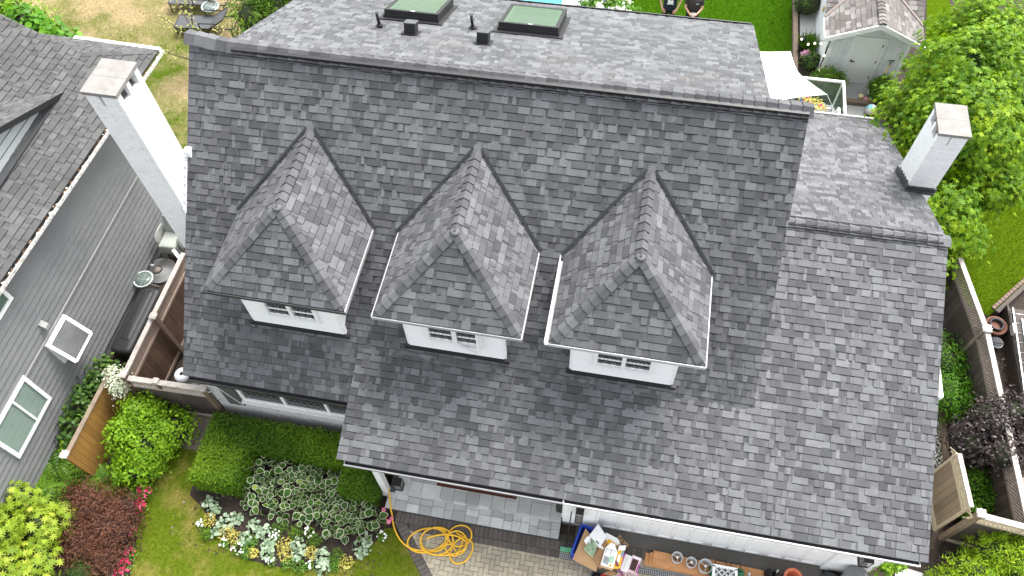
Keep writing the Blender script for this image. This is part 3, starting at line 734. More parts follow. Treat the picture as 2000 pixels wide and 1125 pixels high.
for i in range(-2, 26):   # border along the lawn
    s0 = i*.105; p = [(Ain[0][0]+ux*a+nx*b, Ain[0][1]+uy*a+ny*b) for a, b in ((s0+.004,.0),(s0+.101,.0),(s0+.101,.21),(s0+.004,.21))]
    p = clip(p, [(0,1,4.34)])
    if len(p) > 2: dv.prism([(x, y, .004) for x, y in p], (0,0,.027), 1)
for i in range(60):
    x = .12+i*.105; paver(x, x+.105, 4.50, 4.715, [(1,0,6.2)], .03, 1)
    paver(x-.1, x+.11-.1, 4.715, 4.94, [(1,0,.5)], .03, 1)
for i in range(30): paver(.1+i*.21, .31+i*.21, 4.34, 4.50, [], .03, 0)
tag(dv.obj('driveway', [PAVE, PAVED, JOINT]), kind='structure')
sheet('garage_apron', [(.46,4.72),(5.25,4.72),(5.25,5.03),(.46,5.03)], .034, mat('aggregate', (.095,.09,.082), .95, .35, 45, .9, 70))
t = thing('trench_drain', 'long grey slotted drain grate set into the driveway pavers', 'drain grate', (2,4.27,.03))
m = MB(); m.bb(-.25,5.6,4.215,4.225,.005,.04); m.bb(-.25,5.6,4.325,4.335,.005,.04); m.bb(-.25,5.6,4.27,4.278,.005,.039); m.obj('drain_frame', mat('grey_grate',(.27,.28,.28),.5), t)
m = MB()
for i in range(146): m.bb(-.245+i*.04, -.225+i*.04, 4.225, 4.325, .02, .038)
m.obj('grate', mat('grey_grate_bar',(.25,.26,.26),.5), t)
m = MB(); m.bb(-.25,5.6,4.22,4.33,.0305,.0325); m.obj('drain_channel', DARK, t)
sheet('stepping_stone', [(6.78,5.33),(7.33,5.26),(7.35,4.9),(6.75,4.95)], .03, mat('pale_slab',(.4,.39,.38),.85,.1))
# back of the garden
sheet('paved_path', [(4.82,26),(5.34,26),(5.36,21.9),(4.86,21.7)], .02, mat('path_slab', (.36,.36,.35), .8, .15, 3))
sheet('paved_path', [(6.08,19.85),(6.9,19.85),(6.87,19.05),(6.1,19.05)], .02, mat('step_slab', (.33,.33,.32), .8, .15, 3))
sheet('stepping_stone', [(6.1,18.85),(6.78,18.85),(6.76,18.42),(6.1,18.42)], .02, bpy.data.materials['step_slab'])
sheet('stepping_stone', [(6.15,18.05),(6.75,18.05),(6.73,17.5),(6.15,17.5)], .02, bpy.data.materials['step_slab'])
sheet('moss_lawn', [(4.85,15.5),(7.0,15.5),(7.0,19.05),(4.85,19.05)], .014, lawnmat('moss',(.06,.08,.015),(.10,.075,.04),.3,2))
TIMB = mat('weathered_timber', (.20,.15,.11), .85, .2, 6, .3, 40, dirt=(.08,.06,.045), dscale=4)
def solo(mb, name, m, label, cat, group=None, kind=None): return tag(mb.obj(name, m), label, cat, group, kind)
m = MB(); m.bb(4.62,4.76,20.0,27,0,.14); solo(m, 'timber_edging', TIMB, 'long brown timber edging between lawn and the shed path', 'edging')
m = MB(); m.bb(5.6,6.98,18.87,19.02,0,.13); solo(m, 'timber_edging', TIMB, 'short timber riser below the slabs at the shed door', 'edging')
sheet('pool_water', [(-20,22.12),(-2.93,22.1),(-2.9,32),(-20,32)], .03, mat('pool_water',(.02,.55,.66),.08,.06,2,spec=.6))
sheet('pool_deck', [(-20,21.0),(-2.05,21.9),(-1.7,33),(-20,33)], .022, mat('pool_paving',(.62,.62,.63),.8,.08,2))
t = thing('pool_fence', 'white picket railing beside the turquoise pool', 'fence', (-2.2,22.2,0))
for i in range(3):
    m = MB(); m.bar((-2.35+i*.13,21.6,.02),(-2.1+i*.13,24.5,.02),.05,.03); m.bar((-2.35+i*.13,21.6,1.0),(-2.1+i*.13,24.5,1.0),.05,.05)
    for k in range(14): m.bb(-2.36+i*.13+k*.018,-2.34+i*.13+k*.018,21.6+k*.22,21.63+k*.22,.03,1.0)
    m.obj('railing', WHITE, t)
WOODW = mat('weathered_cap', (.36,.325,.295), .85, .18, 7, .3, 40, dirt=(.2,.17,.15), dscale=8, damt=.6)
BROWN = mat('brown_fence_board', (.115,.065,.040), .8, .3, 3, .3, 30, island=.22, dirt=(.04,.026,.018), dscale=2.5)
BROWND = mat('dark_fence_board', (.065,.052,.044), .85, .3, 3, .3, 30, island=.25)
GOLD = mat('new_cedar_board', (.25,.13,.03), .7, .2, 4, .2, 30, island=.15)
TAN = mat('tan_fence_board', (.20,.15,.095), .8, .25, 3, .3, 30, island=.2)
TANL = mat('pale_fence_rail', (.42,.35,.24), .8, .2, 6, .2, 40)
def fence_run(parent, a, b, z0, z1, bm, capm, side, lat=.34, capw=.11, latm=None, vert=True, bw=.14, capname='cap_rail'):
    """boards, lattice and cap between two ground points; side = +-1 which face the frame sits on"""
    a, b = Vector((*a, 0)), Vector((*b, 0)); d = b-a; L = d.length; d.normalize(); nrm = Vector((d.y, -d.x, 0))*side
    zb = z1-lat-.05; m = MB(); n = max(1, int(L/bw))
    for i in range(n):
        s0, s1 = i*L/n+.003, (i+1)*L/n-.003
        m.prism([a+d*s0+Vector((0,0,z0)), a+d*s1+Vector((0,0,z0)), a+d*s1+Vector((0,0,zb)), a+d*s0+Vector((0,0,zb))], nrm*(.02+RNG.random()*.004))
    m.obj('board_panel', bm, parent)
    if lat > 0:
        m = MB(); s = .085
        k = 0
        while k*s < L+lat:
            for sg in (1, -1):
                p0, p1 = k*s-(lat if sg > 0 else 0), k*s-(0 if sg > 0 else lat)
                z_0, z_1 = zb, z1-.05
                q = clip([(p0,z_0),(p1,z_1)] , []) if False else None
                # trim to [0, L]
                f0, f1 = 0, 1
                if p0 < 0: f0 = -p0/(p1-p0)
                if p1 > L: f1 = (L-p0)/(p1-p0)
                if f1-f0 > .05:
                    A = a+d*(p0+(p1-p0)*f0)+Vector((0,0,z_0+(z_1-z_0)*f0 if sg > 0 else z_1+(z_0-z_1)*f0))
                    B = a+d*(p0+(p1-p0)*f1)+Vector((0,0,z_0+(z_1-z_0)*f1 if sg > 0 else z_1+(z_0-z_1)*f1))
                    off = nrm*(.008 if sg > 0 else .017); m.bar(A+off, B+off, .008, .034, 0, nrm.cross(d) if False else (0,0,1))
            k += 1
        m.obj('lattice', latm or bm, parent)
        for (zz, ww, hh_) in ((zb,.04,.07),(z1-.06,.035,.05),(z0+.1,.04,.09)):
            m = MB(); m.bar(a+nrm*.03+Vector((0,0,zz)), b+nrm*.03+Vector((0,0,zz)), ww, hh_); m.obj('rail', latm or bm, parent)
    m = MB(); m.bar(a+Vector((0,0,z1-.015)), b+Vector((0,0,z1-.015)), capw, .03); m.obj(capname, capm, parent)
def post(parent, x, y, z, pm, capm, w=.1, cap=.16):
    m = MB(); m.bb(x-w/2, x+w/2, y-w/2, y+w/2, 0, z-.05); p = m.obj('post', pm, parent)
    m = MB(); m.bb(x-cap/2, x+cap/2, y-cap/2, y+cap/2, z-.05, z); m.lathe([(cap*.62,z),(.001,z+.04)], (x,y,0), 4, T=None); m.obj('post_cap', capm, p)
t = thing('side_fence', 'brown board fence with lattice top between the two houses', 'fence', (-10.39,7.6,0))
fence_run(t, (-10.39,6.05), (-10.39,9.35), .05, 1.8, BROWN, WOODW, 1, latm=mat('lattice_brown',(.26,.19,.15),.85,.2))
post(t, -10.32, 7.5, 1.9, mat('brown_post',(.16,.11,.08),.85,.25), WOODW); post(t, -10.36, 5.97, 1.9, BROWN, WOODW)
t = thing('garden_gate', 'dark brown gate with lattice band under a pale cap, at the path end', 'gate', (-9.1,6.0,0))
fence_run(t, (-10.3,5.96), (-8.56,6.0), .08, 1.75, BROWND, WOODW, 1, .28, .12, latm=mat('lattice_pale',(.38,.33,.29),.85,.2))
post(t, -8.52, 6.0, 1.78, mat('gate_post',(.13,.095,.065),.85,.25), WOODW, .1, .15); post(t, -9.62, 5.98, 1.82, BROWND, WOODW, .09, .13)
m = MB(); m.bar((-8.45,5.94,.1),(-9.5,5.94,.1),.03,.1); m.obj('bottom_rail', mat('gate_rail',(.2,.15,.1),.85,.2), t)
t = thing('front_fence', 'short golden cedar fence ending in a square white capped post', 'fence', (-11,5,0))
fence_run(t, (-10.99,4.16), (-10.95,6.05), .02, 1.5, GOLD, TIMB, 1, 0, .1); post(t, -11.0, 4.1, 1.56, GOLD, WOODW, .1, .17)
t = thing('long_fence', 'long weathered fence with lattice strip along the right hand lawn', 'fence', (8.4,9.6,0))
fence_run(t, (8.04,12.3), (8.42,10.35), .05, 1.8, BROWND, WOODW, 1, .36, .11, latm=mat('lattice_grey',(.20,.165,.14),.85,.2)); fence_run(t, (8.42,10.35), (8.68,6.15), .05, 1.8, BROWND, WOODW, 1, .36, .11, latm=bpy.data.materials['lattice_grey'])
post(t, 8.40, 10.4, 1.86, mat('grey_post',(.2,.16,.12),.85,.25), WOODW, .1, .19)
t = thing('open_gate', 'tan board gate with lattice panel standing open on the right', 'gate', (7.6,6.7,0))
fence_run(t, (7.52,7.3), (7.64,6.2), .1, 1.8, TAN, WOODW, 1, .24, .09, latm=TANL); 
m = MB(); m.bar((7.49,7.3,.1),(7.49,7.3,1.75),.04,.06); m.bar((7.61,6.2,.1),(7.61,6.2,1.75),.04,.06); m.bar((7.5,7.28,.12),(7.61,6.22,.12),.04,.09); m.obj('gate_frame', TANL, t)
t = thing('corner_fence', 'dark fence panel with lattice running right from the open gate', 'fence', (8.2,6.05,0))
post(t, 7.78, 6.08, 1.88, TAN, WOODW, .11, .17); fence_run(t, (7.84,6.06), (9.4,5.9), .05, 1.8, BROWND, WOODW, 1, .26, .12, latm=TANL)
t = thing('neighbour_fence', 'low dark timber fence corner at the right edge beyond the purple shrub', 'fence', (9,7,0))
fence_run(t, (8.72,6.95), (10.2,8.1), .05, 1.55, BROWND, TIMB, 1, 0, .1); fence_run(t, (9.3,7.3), (9.5,5.95), .05, 1.6, BROWND, WOODW, 1, 0, .1)
# ---------------------------------------------------------------- NEIGHBOUR HOUSE
nh = thing('neighbour_house', 'grey sided neighbouring house with a weathered shingle roof at left', 'house', (-13,9,0))
SIDE = mat('grey_siding', (.178,.181,.183), .55, .06, 2, .05, 30, dirt=(.1,.105,.11), dscale=.8, damt=.4)
SIDED = mat('grey_wall', (.13,.137,.143), .6, .06)
m = MB(); m.bb(-20,-12.18,1.0,12.0,0,4.5); m.obj('wall', SIDED, nh)
m = MB(); boards(m, (-12.175,1.0), (-12.175,12.0), .3, 4.4, .178, (1,0), .04); o = m.obj('lap_siding', SIDE, nh)
m = MB(); m.bb(-12.18,-12.115,1.0,12.0,2.335,2.36)
m.obj('siding_trim', mat('siding_trim',(.24,.235,.225),.6), nh)
NE = Vector((-11.51,13.18,4.65)); nd = Vector((-.35,-6.71,0)).normalized(); ns = .5
FA = NE + nd*1.0; 
U_ = nd; V_ = Vector((nd.y*1, -nd.x, 0)); V_ = Vector((-1,0,ns)); V_ = (V_ - U_*V_.dot(U_)).normalized()
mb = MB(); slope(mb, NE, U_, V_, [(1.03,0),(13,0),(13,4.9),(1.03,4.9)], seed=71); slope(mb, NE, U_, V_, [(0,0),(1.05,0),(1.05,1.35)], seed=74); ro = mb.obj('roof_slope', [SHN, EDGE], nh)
Nn = U_.cross(V_); Nn = Nn if Nn.z > 0 else -Nn
dk = MB(); dk.prism([NE+U_*u+V_*v-Nn*.006 for u, v in ((0,0),(13,0),(13,4.9),(.95,4.9),(1.05,1.35))], -Nn*.12); dk.obj('roof_deck', FLASH, ro)
HA = NE + U_*1.05 + V_*1.35
BU = Vector((-1,.03,0)).normalized(); q = HA-NE; BV = (q - BU*q.dot(BU)).normalized(); hh = q.dot(BV); hu = q.dot(BU)
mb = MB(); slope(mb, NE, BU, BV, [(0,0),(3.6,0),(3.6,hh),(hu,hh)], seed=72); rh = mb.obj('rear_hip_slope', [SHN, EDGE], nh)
NBh = BU.cross(BV); NBh = NBh if NBh.z > 0 else -NBh
mb = MB(); caps(mb, NE+Vector((-.1,-.1,.06)), HA, Nn, NBh, .1, .22, .012); mb.obj('hip_cap', [SHN, EDGE], nh)
mb = MB(); mb.bar(NE+Vector((.0,.06,-.05)), NE+BU*2.3+Vector((0,.06,-.05)), .10, .09); mb.obj('rear_gutter', WHITE, nh)
mb = MB(); a_, b_ = NE+Vector((.06,.05,-.06)), NE+nd*12.5+Vector((.06,0,-.06))
mb.bar(a_+Vector((.025,0,.0)), b_+Vector((.025,0,.0)), .012, .07); mb.bar(a_+Vector((-.01,0,-.035)), b_+Vector((-.01,0,-.035)), .08, .012); mb.bar(a_+Vector((.022,0,.035)), b_+Vector((.022,0,.035)), .024, .010)
gu = mb.obj('side_gutter', mat('gutter_worn',(.62,.61,.58),.6,.3,7,dirt=(.12,.085,.055),dscale=14,damt=.8), nh)
mb = MB()
for i in range(300):
    t_ = RNG.random()*12.4; p = NE+nd*t_+Vector((.045+RNG.uniform(-.04,.03),0,-.06+RNG.random()*.04)); s_ = RNG.uniform(.015,.045)
    mb.box(p, (s_, s_*RNG.uniform(.6,2), s_*.4), RNG.random()*3, m=RNG.choice((0,0,1,2)))
mb.obj('gutter_debris', [mat('leaf_litter',(.09,.055,.03),.9,.4), mat('grit',(.55,.5,.44),.9), mat('bark',(.16,.10,.06),.9)], gu)['kind'] = 'stuff'
mb = MB(); q1, q2 = NE+nd*1.0, NE+nd*12.0; mb.prism([(-12.17,q1.y,4.43),(q1.x-.06,q1.y,4.43),(q2.x-.06,q2.y,4.43),(-12.17,q2.y,4.43)], (0,0,.015)); mb.obj('soffit', SIDED, nh)
# its roof dormer
A_ = NE + U_*((NE.y-11.07)) + V_*1.36
A_ = Vector((-12.74,11.07,5.13)); B_ = Vector((-12.70,7.0,6.93)); C_ = Vector((-14.6,8.8,6.06)); D_ = Vector((-14.6,7.0,6.93))
mb = MB(); dU = Vector((-1,0,0)); dV = (B_-A_).normalized(); 
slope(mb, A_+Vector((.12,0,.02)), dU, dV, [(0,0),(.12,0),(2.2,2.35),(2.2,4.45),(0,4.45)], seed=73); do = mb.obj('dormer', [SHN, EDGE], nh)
mb = MB(); mb.bar(A_+Vector((.10,0,-.04)), B_+Vector((.10,0,-.04)), .05, .12); mb.obj('dormer_rake', BLACK, do)
mb = MB(); mb.bar(A_+Vector((-.1,-.1,.05)), C_+Vector((0,0,.03)), .09, .03); mb.obj('valley_strip', mat('pale_flashing',(.34,.34,.34),.5), do)
mb = MB()
for i in range(9):
    y1, y0 = 11.0-i*.45, 11.0-(i+1)*.45
    zb_ = 5.17
    mb.prism([(-12.8,y1,zb_),(-12.8,y0,zb_),(-12.8,y0,5.08+(11.07-y0)*.44),(-12.8,y1,5.08+(11.07-y1)*.44)], (-.05,0,0))
mb.obj('dormer_wall', mat('pale_grey_siding',(.36,.38,.38),.6,.05), do)
mb = MB()
for i in range(1,7): 
    z = 5.17+i*.2; y1 = 11.07-(z-5.08)/.44
    mb.bb(-12.80,-12.79,6.9,y1,z,z+.012)
mb.bb(-12.80,-12.62,6.9,10.95,5.165,5.19); mb.obj('wall_flashing', FLASH, do)
# its windows, facing right
def xwindow(y0, y1, z0, z1, x, name, lab, split=None):
    f = MB(); t_ = .085
    f.bb(x-.02,x+.045,y0,y1,z0,z0+t_); f.bb(x-.02,x+.045,y0,y1,z1-t_,z1); f.bb(x-.02,x+.047,y0,y0+t_,z0+t_,z1-t_); f.bb(x-.02,x+.047,y1-t_,y1,z0+t_,z1-t_)
    if split: f.bb(x-.02,x+.043,split-.025,split+.025,z0+t_,z1-t_)
    o = f.obj(name, WHITE, nh, lab); return o
o = xwindow(3.9, 5.36, 1.28, 2.44, -12.14, 'window', 'wide slider window with green tinted blinds', 4.78)
BL_ = mat('green_blind',(.60,.68,.62),.6,.05)
g = MB()
for i in range(26): g.box((-12.13, 4.63, 1.38+i*.038), (.02,1.28,.003), M=Matrix.Rotation(.7,3,'Y')@Matrix.Identity(3))
g.bb(-12.16,-12.15,3.98,5.28,1.36,2.36,1); g.obj('window_blind', [BL_, mat('green_blind_back',(.40,.48,.43),.6)], o)
g = MB(); g.bb(-12.118,-12.112,3.98,5.28,1.36,2.36); g.obj('window_pane', glassmat('window_glass',(.34,.40,.37),.9), o)
o = xwindow(6.17, 7.0, 1.44, 2.28, -12.14, 'window', 'white awning window pushed open')
g = MB(); g.bb(-12.16,-12.14,6.25,6.92,1.52,2.2); g.obj('window_pane', mat('pale_pane',(.30,.35,.32),.3), o)
th = R(24); hz, hx = 2.24, -12.09
def aw(y, s): return Vector((hx+math.sin(th)*s, y, hz-math.cos(th)*s))
g = MB(); Lh = .74
for (a, b) in ((aw(6.2,0),aw(6.97,0)),(aw(6.2,Lh),aw(6.97,Lh)),(aw(6.21,0),aw(6.21,Lh)),(aw(6.96,0),aw(6.96,Lh))): g.bar(a, b, .085, .03)
sa = g.obj('open_sash', WHITE, o)
g = MB(); g.prism([aw(6.24,.03),aw(6.93,.03),aw(6.93,Lh-.03),aw(6.24,Lh-.03)], (.006,0,.004)); g.obj('sash_glass', mat('mirror_glass',(.42,.43,.43),.2,.6,1.2,metal=.8), sa)
o = xwindow(5.4, 6.47, 3.86, 4.4, -12.14, 'window', 'high white window just below the eave')
g = MB(); g.bb(-12.13,-12.12,5.48,6.39,3.94,4.3); g.obj('window_pane', glassmat('green_pane',(.14,.2,.16),.2), o)
m = MB(); m.prism([(-12.15,6.42,2.62),(-12.15,6.42,2.8),(-12.03,6.42,2.68),(-12.03,6.42,2.6)], (0,.13,0)); m.obj('vent_box', mat('vent_grey',(.28,.28,.27),.6), nh)
# ---------------------------------------------------------------- PLANTS
BARK = mat('bark', (.09,.065,.045), .9, .3, 8, .5, 30)
G_BOX = leafmat('boxwood_leaf', [(0,(.040,.095,.004)),(.5,(.088,.185,.007)),(.85,(.14,.25,.010)),(1,(.18,.30,.014))])
G_TREE = leafmat('star_leaf', [(0,(.045,.125,.004)),(.35,(.10,.215,.005)),(.7,(.20,.33,.008)),(1,(.34,.45,.015))], trans=.42)
G_CUR = leafmat('currant_leaf', [(0,(.085,.18,.006)),(.5,(.155,.30,.010)),(1,(.26,.42,.02))], trans=.35)
G_DK = leafmat('dark_leaf', [(0,(.02,.05,.008)),(.5,(.04,.09,.012)),(1,(.09,.16,.02))])
G_YG = leafmat('rhododendron_leaf', [(0,(.10,.17,.010)),(.5,(.20,.29,.016)),(1,(.38,.42,.05))], trans=.3)
G_RED = leafmat('lace_maple_leaf', [(0,(.05,.02,.012)),(.5,(.105,.043,.024)),(.85,(.16,.07,.035)),(1,(.22,.05,.035))])
G_PUR = leafmat('purple_leaf', [(0,(.016,.011,.011)),(.6,(.030,.021,.021)),(.9,(.055,.042,.043)),(1,(.11,.09,.092))], rough=.3, trans=.1)
G_LIME = leafmat('cypress_spray', [(0,(.09,.18,.005)),(.5,(.19,.32,.008)),(1,(.36,.47,.015))])
G_CYP = leafmat('cedar_spray', [(0,(.045,.10,.01)),(.5,(.09,.19,.015)),(1,(.20,.30,.02))])
G_NAN = leafmat('nandina_leaf', [(0,(.03,.11,.004)),(.5,(.07,.20,.007)),(1,(.14,.30,.015))], trans=.35)
G_FERN = leafmat('fern_frond', [(0,(.04,.10,.008)),(.5,(.085,.18,.014)),(1,(.16,.27,.02))])
G_HOS = leafmat('hosta_green', [(0,(.022,.06,.010)),(.6,(.045,.11,.014)),(.9,(.09,.17,.015)),(1,(.22,.32,.02))], rough=.35)
W_HOS = leafmat('hosta_margin', [(0,(.40,.44,.28)),(1,(.62,.64,.46))], trans=.25)
G_SIL = leafmat('silver_leaf', [(0,(.14,.21,.12)),(.6,(.27,.36,.23)),(1,(.44,.52,.38))], trans=.15)
G_YEL = leafmat('yellow_leaf', [(0,(.34,.28,.04)),(.6,(.52,.46,.10)),(1,(.66,.60,.22))])
G_MID = leafmat('bedding_leaf', [(0,(.05,.13,.014)),(.6,(.10,.22,.025)),(1,(.17,.31,.04))])
W_FL = leafmat('white_petal', [(0,(.72,.72,.68)),(1,(.88,.88,.86))], trans=.2)
P_FL = leafmat('pink_petal', [(0,(.60,.02,.10)),(.7,(.75,.04,.16)),(1,(.85,.25,.38))], trans=.2)
G_VAR = leafmat('variegated_leaf', [(0,(.45,.50,.34)),(1,(.76,.78,.66))], trans=.25)
G_WEED = leafmat('hydrangea_leaf', [(0,(.025,.065,.012)),(.5,(.055,.12,.02)),(1,(.14,.24,.035))])
CORE = leafmat('twig_mass', [(0,(.03,.045,.012)),(1,(.03,.045,.012))])
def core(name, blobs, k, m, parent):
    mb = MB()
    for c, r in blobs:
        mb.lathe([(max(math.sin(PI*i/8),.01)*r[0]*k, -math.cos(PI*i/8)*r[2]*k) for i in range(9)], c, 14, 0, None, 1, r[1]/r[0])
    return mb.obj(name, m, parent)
def bush(name, label, cat, blobs, mlt, T, nc, per, size, spread=.1, group=None, up=.35, lo=-.3, stems=True, corek=.72, corem=None, lvname='foliage', **k):
    b0 = blobs[0][0]; t = thing(name, label, cat, (b0[0], b0[1], 0), group)
    P, nn, tone = clumps(nc, per, blobs, spread, up, lo, **k)
    leaves(lvname, P, nn, T, NR.uniform(.7, 1.25, len(P))*size, mlt, tone, t)
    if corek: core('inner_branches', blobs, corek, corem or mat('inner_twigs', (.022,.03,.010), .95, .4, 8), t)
    if stems:
        mb = MB()
        for c, r in blobs[:4]: mb.tube([(c[0],c[1],0),(c[0]+.02,c[1],c[2]*.6),(c[0],c[1]+.03,c[2]+r[2]*.5)], [.035,.025,.012], 6)
        mb.obj('stem', BARK, t)
    return t
# big star-leaved tree by the garage chimney
TB_ = [((7.3,13.3,1.9),(1.0,1.2,1.3)),((7.75,15.0,2.9),(1.25,1.4,1.6)),((7.9,16.6,3.2),(1.2,1.3,1.5)),((7.5,15.9,1.8),(1.5,1.7,1.3)),((8.35,14.9,2.1),(1.15,1.4,1.3)),((7.35,12.3,1.2),(.62,.7,.8)),((8.1,17.6,2.2),(1.1,1.2,1.4)),((7.1,16.6,2.0),(.7,.85,.9)),((8.7,16.2,2.9),(.8,1.1,1.0)),((7.0,14.6,1.5),(.85,1.0,1.0)),((8.6,17.4,3.0),(.9,1.1,1.2)),((9.0,15.6,2.4),(.7,1.0,1.0)),((8.7,14.2,2.0),(.7,.8,.9)),((8.2,18.6,2.6),(.8,1.0,1.1)),((8.0,12.9,1.5),(.6,.7,.9)),((8.25,18.7,3.3),(.8,.9,1.0)),((8.9,17.7,3.3),(.8,.9,1.0)),((9.15,16.4,2.7),(.7,.9,.9)),((9.0,18.9,3.0),(.9,.9,1.1))]
t = thing('tree', 'broad bright green tree with star shaped leaves beside the garage chimney', 'tree', (7.7,15.2,0))
P, nn, tone = clumps(1500, 20, TB_, .15, .5, -.2, (.62, 1.08))
leaves('crown', P, nn, STAR, NR.uniform(.07,.125,len(P)), G_TREE, tone, t)
mb = MB(); mb.tube([(7.7,15.2,0),(7.72,15.2,1.2),(7.75,15.1,2.6),(7.8,15.2,3.8)], [.16,.13,.09,.03], 10)
for c, r in TB_: mb.tube([(7.72,15.2,.9),((7.72+c[0])/2,(15.2+c[1])/2,c[2]*.7+.2),c], [.07,.045,.015], 7)
mb.obj('trunk', BARK, t)
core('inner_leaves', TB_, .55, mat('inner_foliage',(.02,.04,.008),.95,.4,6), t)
# clipped box hedge: a U of box shapes
t = thing('hedge', 'clipped dark green box hedge below the white brick wall', 'hedge', (-7,5.4,0))
HB = [(-8.55,-4.45,5.2,5.86,.82),(-8.55,-7.45,4.28,5.3,.80),(-5.2,-4.42,4.62,5.3,.80)]
PP, NN_ = [], []
for (x0,x1,y0,y1,h) in HB:
    for face, n in (('t', int((x1-x0)*(y1-y0)*4200)), ('f', int((x1-x0)*h*2600)), ('l', int((y1-y0)*h*2600)), ('r', int((y1-y0)*h*2600))):
        u, v = NR.random(n), NR.random(n)
        if face == 't': p = np.column_stack([x0+(x1-x0)*u, y0+(y1-y0)*v, np.full(n,h)]); q = (0,0,1)
        if face == 'f': p = np.column_stack([x0+(x1-x0)*u, np.full(n,y0), h*v]); q = (0,-1,.3)
        if face == 'l': p = np.column_stack([np.full(n,x0), y0+(y1-y0)*u, h*v]); q = (-1,0,.3)
        if face == 'r': p = np.column_stack([np.full(n,x1), y0+(y1-y0)*u, h*v]); q = (1,0,.3)
        # rounded, slightly lumpy top
        e_ = np.minimum(np.minimum(p[:,0]-x0, x1-p[:,0]), np.minimum(p[:,1]-y0, y1-p[:,1]))
        p[:,2] -= np.clip(.12-e_, 0, .12)*.5*(p[:,2] > h-.2) 
        p += NR.normal(size=(n,3))*.028 + .03*np.sin(p*9.0)[:, [1,0,0]]*np.array([[0,0,1]])
        PP.append(p); NN_.append(np.tile(np.array(q, float), (n,1)) + NR.normal(size=(n,3))*.55)
PP = np.vstack(PP); NN_ = np.vstack(NN_)
tn = np.clip(.35+.28*np.sin(PP[:,0]*1.9+1.5*np.sin(PP[:,1]*2.3))+NR.normal(size=len(PP))*.2, 0, 1)
tn = np.clip(tn + np.where((PP[:,0] < -7.5) & (PP[:,1] < 5.1), .25, 0) - np.where(PP[:,0] > -5.3, .2, 0), 0, 1)
leaves('foliage', PP, NN_, LEAF, NR.uniform(.035,.06,len(PP)), G_BOX, tn, t)
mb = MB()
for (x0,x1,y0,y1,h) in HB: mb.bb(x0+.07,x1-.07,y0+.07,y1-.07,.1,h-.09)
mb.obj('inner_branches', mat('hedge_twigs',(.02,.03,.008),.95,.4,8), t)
# lower left corner planting
CB = [((-9.85,4.95,.55),(.62,.75,.65)),((-9.45,5.35,.5),(.5,.5,.55)),((-10.15,5.45,.75),(.45,.5,.6)),((-9.95,4.4,.45),(.5,.45,.45)),((-10.35,4.95,.75),(.35,.5,.5))]
bush('flowering_currant', 'rounded bright green lobed leaf bush in front of the golden fence', 'bush', CB, G_CUR, LOBE3, 620, 12, .055, .09, corek=.62)
bush('variegated_shrub', 'cream white variegated twigs spilling over the fence corner', 'shrub', [((-10.72,6.0,1.5),(.35,.22,.18)),((-10.62,5.75,1.25),(.15,.2,.25))], G_VAR, LEAF, 60, 10, .07, .06, corek=.4)
bush('hydrangea_bush', 'dark leafy hydrangeas in a strip under the grey wall', 'bush', [((-11.75,6.35,.4),(.33,.5,.4)),((-11.85,5.6,.45),(.3,.5,.4)),((-11.75,5.0,.4),(.4,.4,.35)),((-11.35,6.4,.3),(.3,.3,.3))], G_WEED, ROUND, 150, 7, .10, .10)
bush('young_shrub', 'pale yellow green leafy shrub at the foot of the neighbour\'s lower window', 'shrub', [((-11.6,4.65,.3),(.4,.25,.25)),((-11.25,4.7,.3),(.25,.25,.25))], G_CUR, ROUND, 60, 7, .075, .09)
RB_ = [((-11.25,2.65,.75),(.55,.55,.5)),((-11.85,3.1,.75),(.5,.4,.45)),((-11.0,2.0,.7),(.45,.45,.45)),((-11.9,2.35,.85),(.6,.55,.5)),((-10.95,3.0,.55),(.35,.3,.4)),((-11.4,1.8,.8),(.5,.5,.5))]
bush('rhododendron', 'yellow green rhododendron with whorled leaves in the bottom left corner', 'shrub', RB_, G_YG, WHORL, 900, 1, .105, .06, up=.6, shell=(.72,1.12), corek=.6)
MBl = [((-10.0,2.95,.35),(.6,.6,.42)),((-10.5,3.25,.4),(.55,.45,.42)),((-9.85,2.4,.3),(.42,.5,.38)),((-9.95,3.5,.3),(.4,.32,.36)),((-10.8,3.5,.35),(.45,.3,.36)),((-10.35,2.6,.4),(.45,.5,.4))]
bush('laceleaf_maple', 'low mound of dark red lacy maple beside the pink flowers', 'shrub', MBl, G_RED, LONG, 700, 15, .085, .12, up=.6, shell=(.7,1.15), corem=mat('red_twigs',(.035,.014,.01),.95,.4,8))
bush('dwarf_conifer', 'small feathery grey green conifer at the bottom of the left bed', 'shrub', [((-10.15,2.0,.3),(.32,.4,.35))], G_DK, NEEDLE, 90, 24, .08, .06)
def fern(x, y, n, L, seed):
    r = random.Random(seed); V, F, rn = [], [], []
    for k in range(n):
        a = r.uniform(0, 2*PI); L_ = L*r.uniform(.7, 1.1); ca, sa = math.cos(a), math.sin(a); h = r.uniform(.7,1.15); tone = r.random()
        for i in range(14):
            s = (i+.5)/14; px = L_*s; pz = .08+h*L_*(s-.95*s*s); w = .11*math.sin(PI*min(.12+s*.9,1))+.01
            for sg in (-1, 1):
                b = len(V); d = .035
                V += [(x+ca*px-sa*.004*sg, y+sa*px+ca*.004*sg, pz), (x+ca*(px+d)-sa*w*sg*.5, y+sa*(px+d)+ca*w*sg*.5, pz-.0), (x+ca*(px+d*.7)-sa*w*sg, y+sa*(px+d*.7)+ca*w*sg, pz-.035), (x+ca*(px-.012)-sa*w*sg*.5, y+sa*(px-.012)+ca*w*sg*.5, pz-.005)]
                F.append((b,b+1,b+2,b+3)); rn += [tone*.6+r.random()*.4]*4
    return np.array(V), np.array(F), np.array(rn)
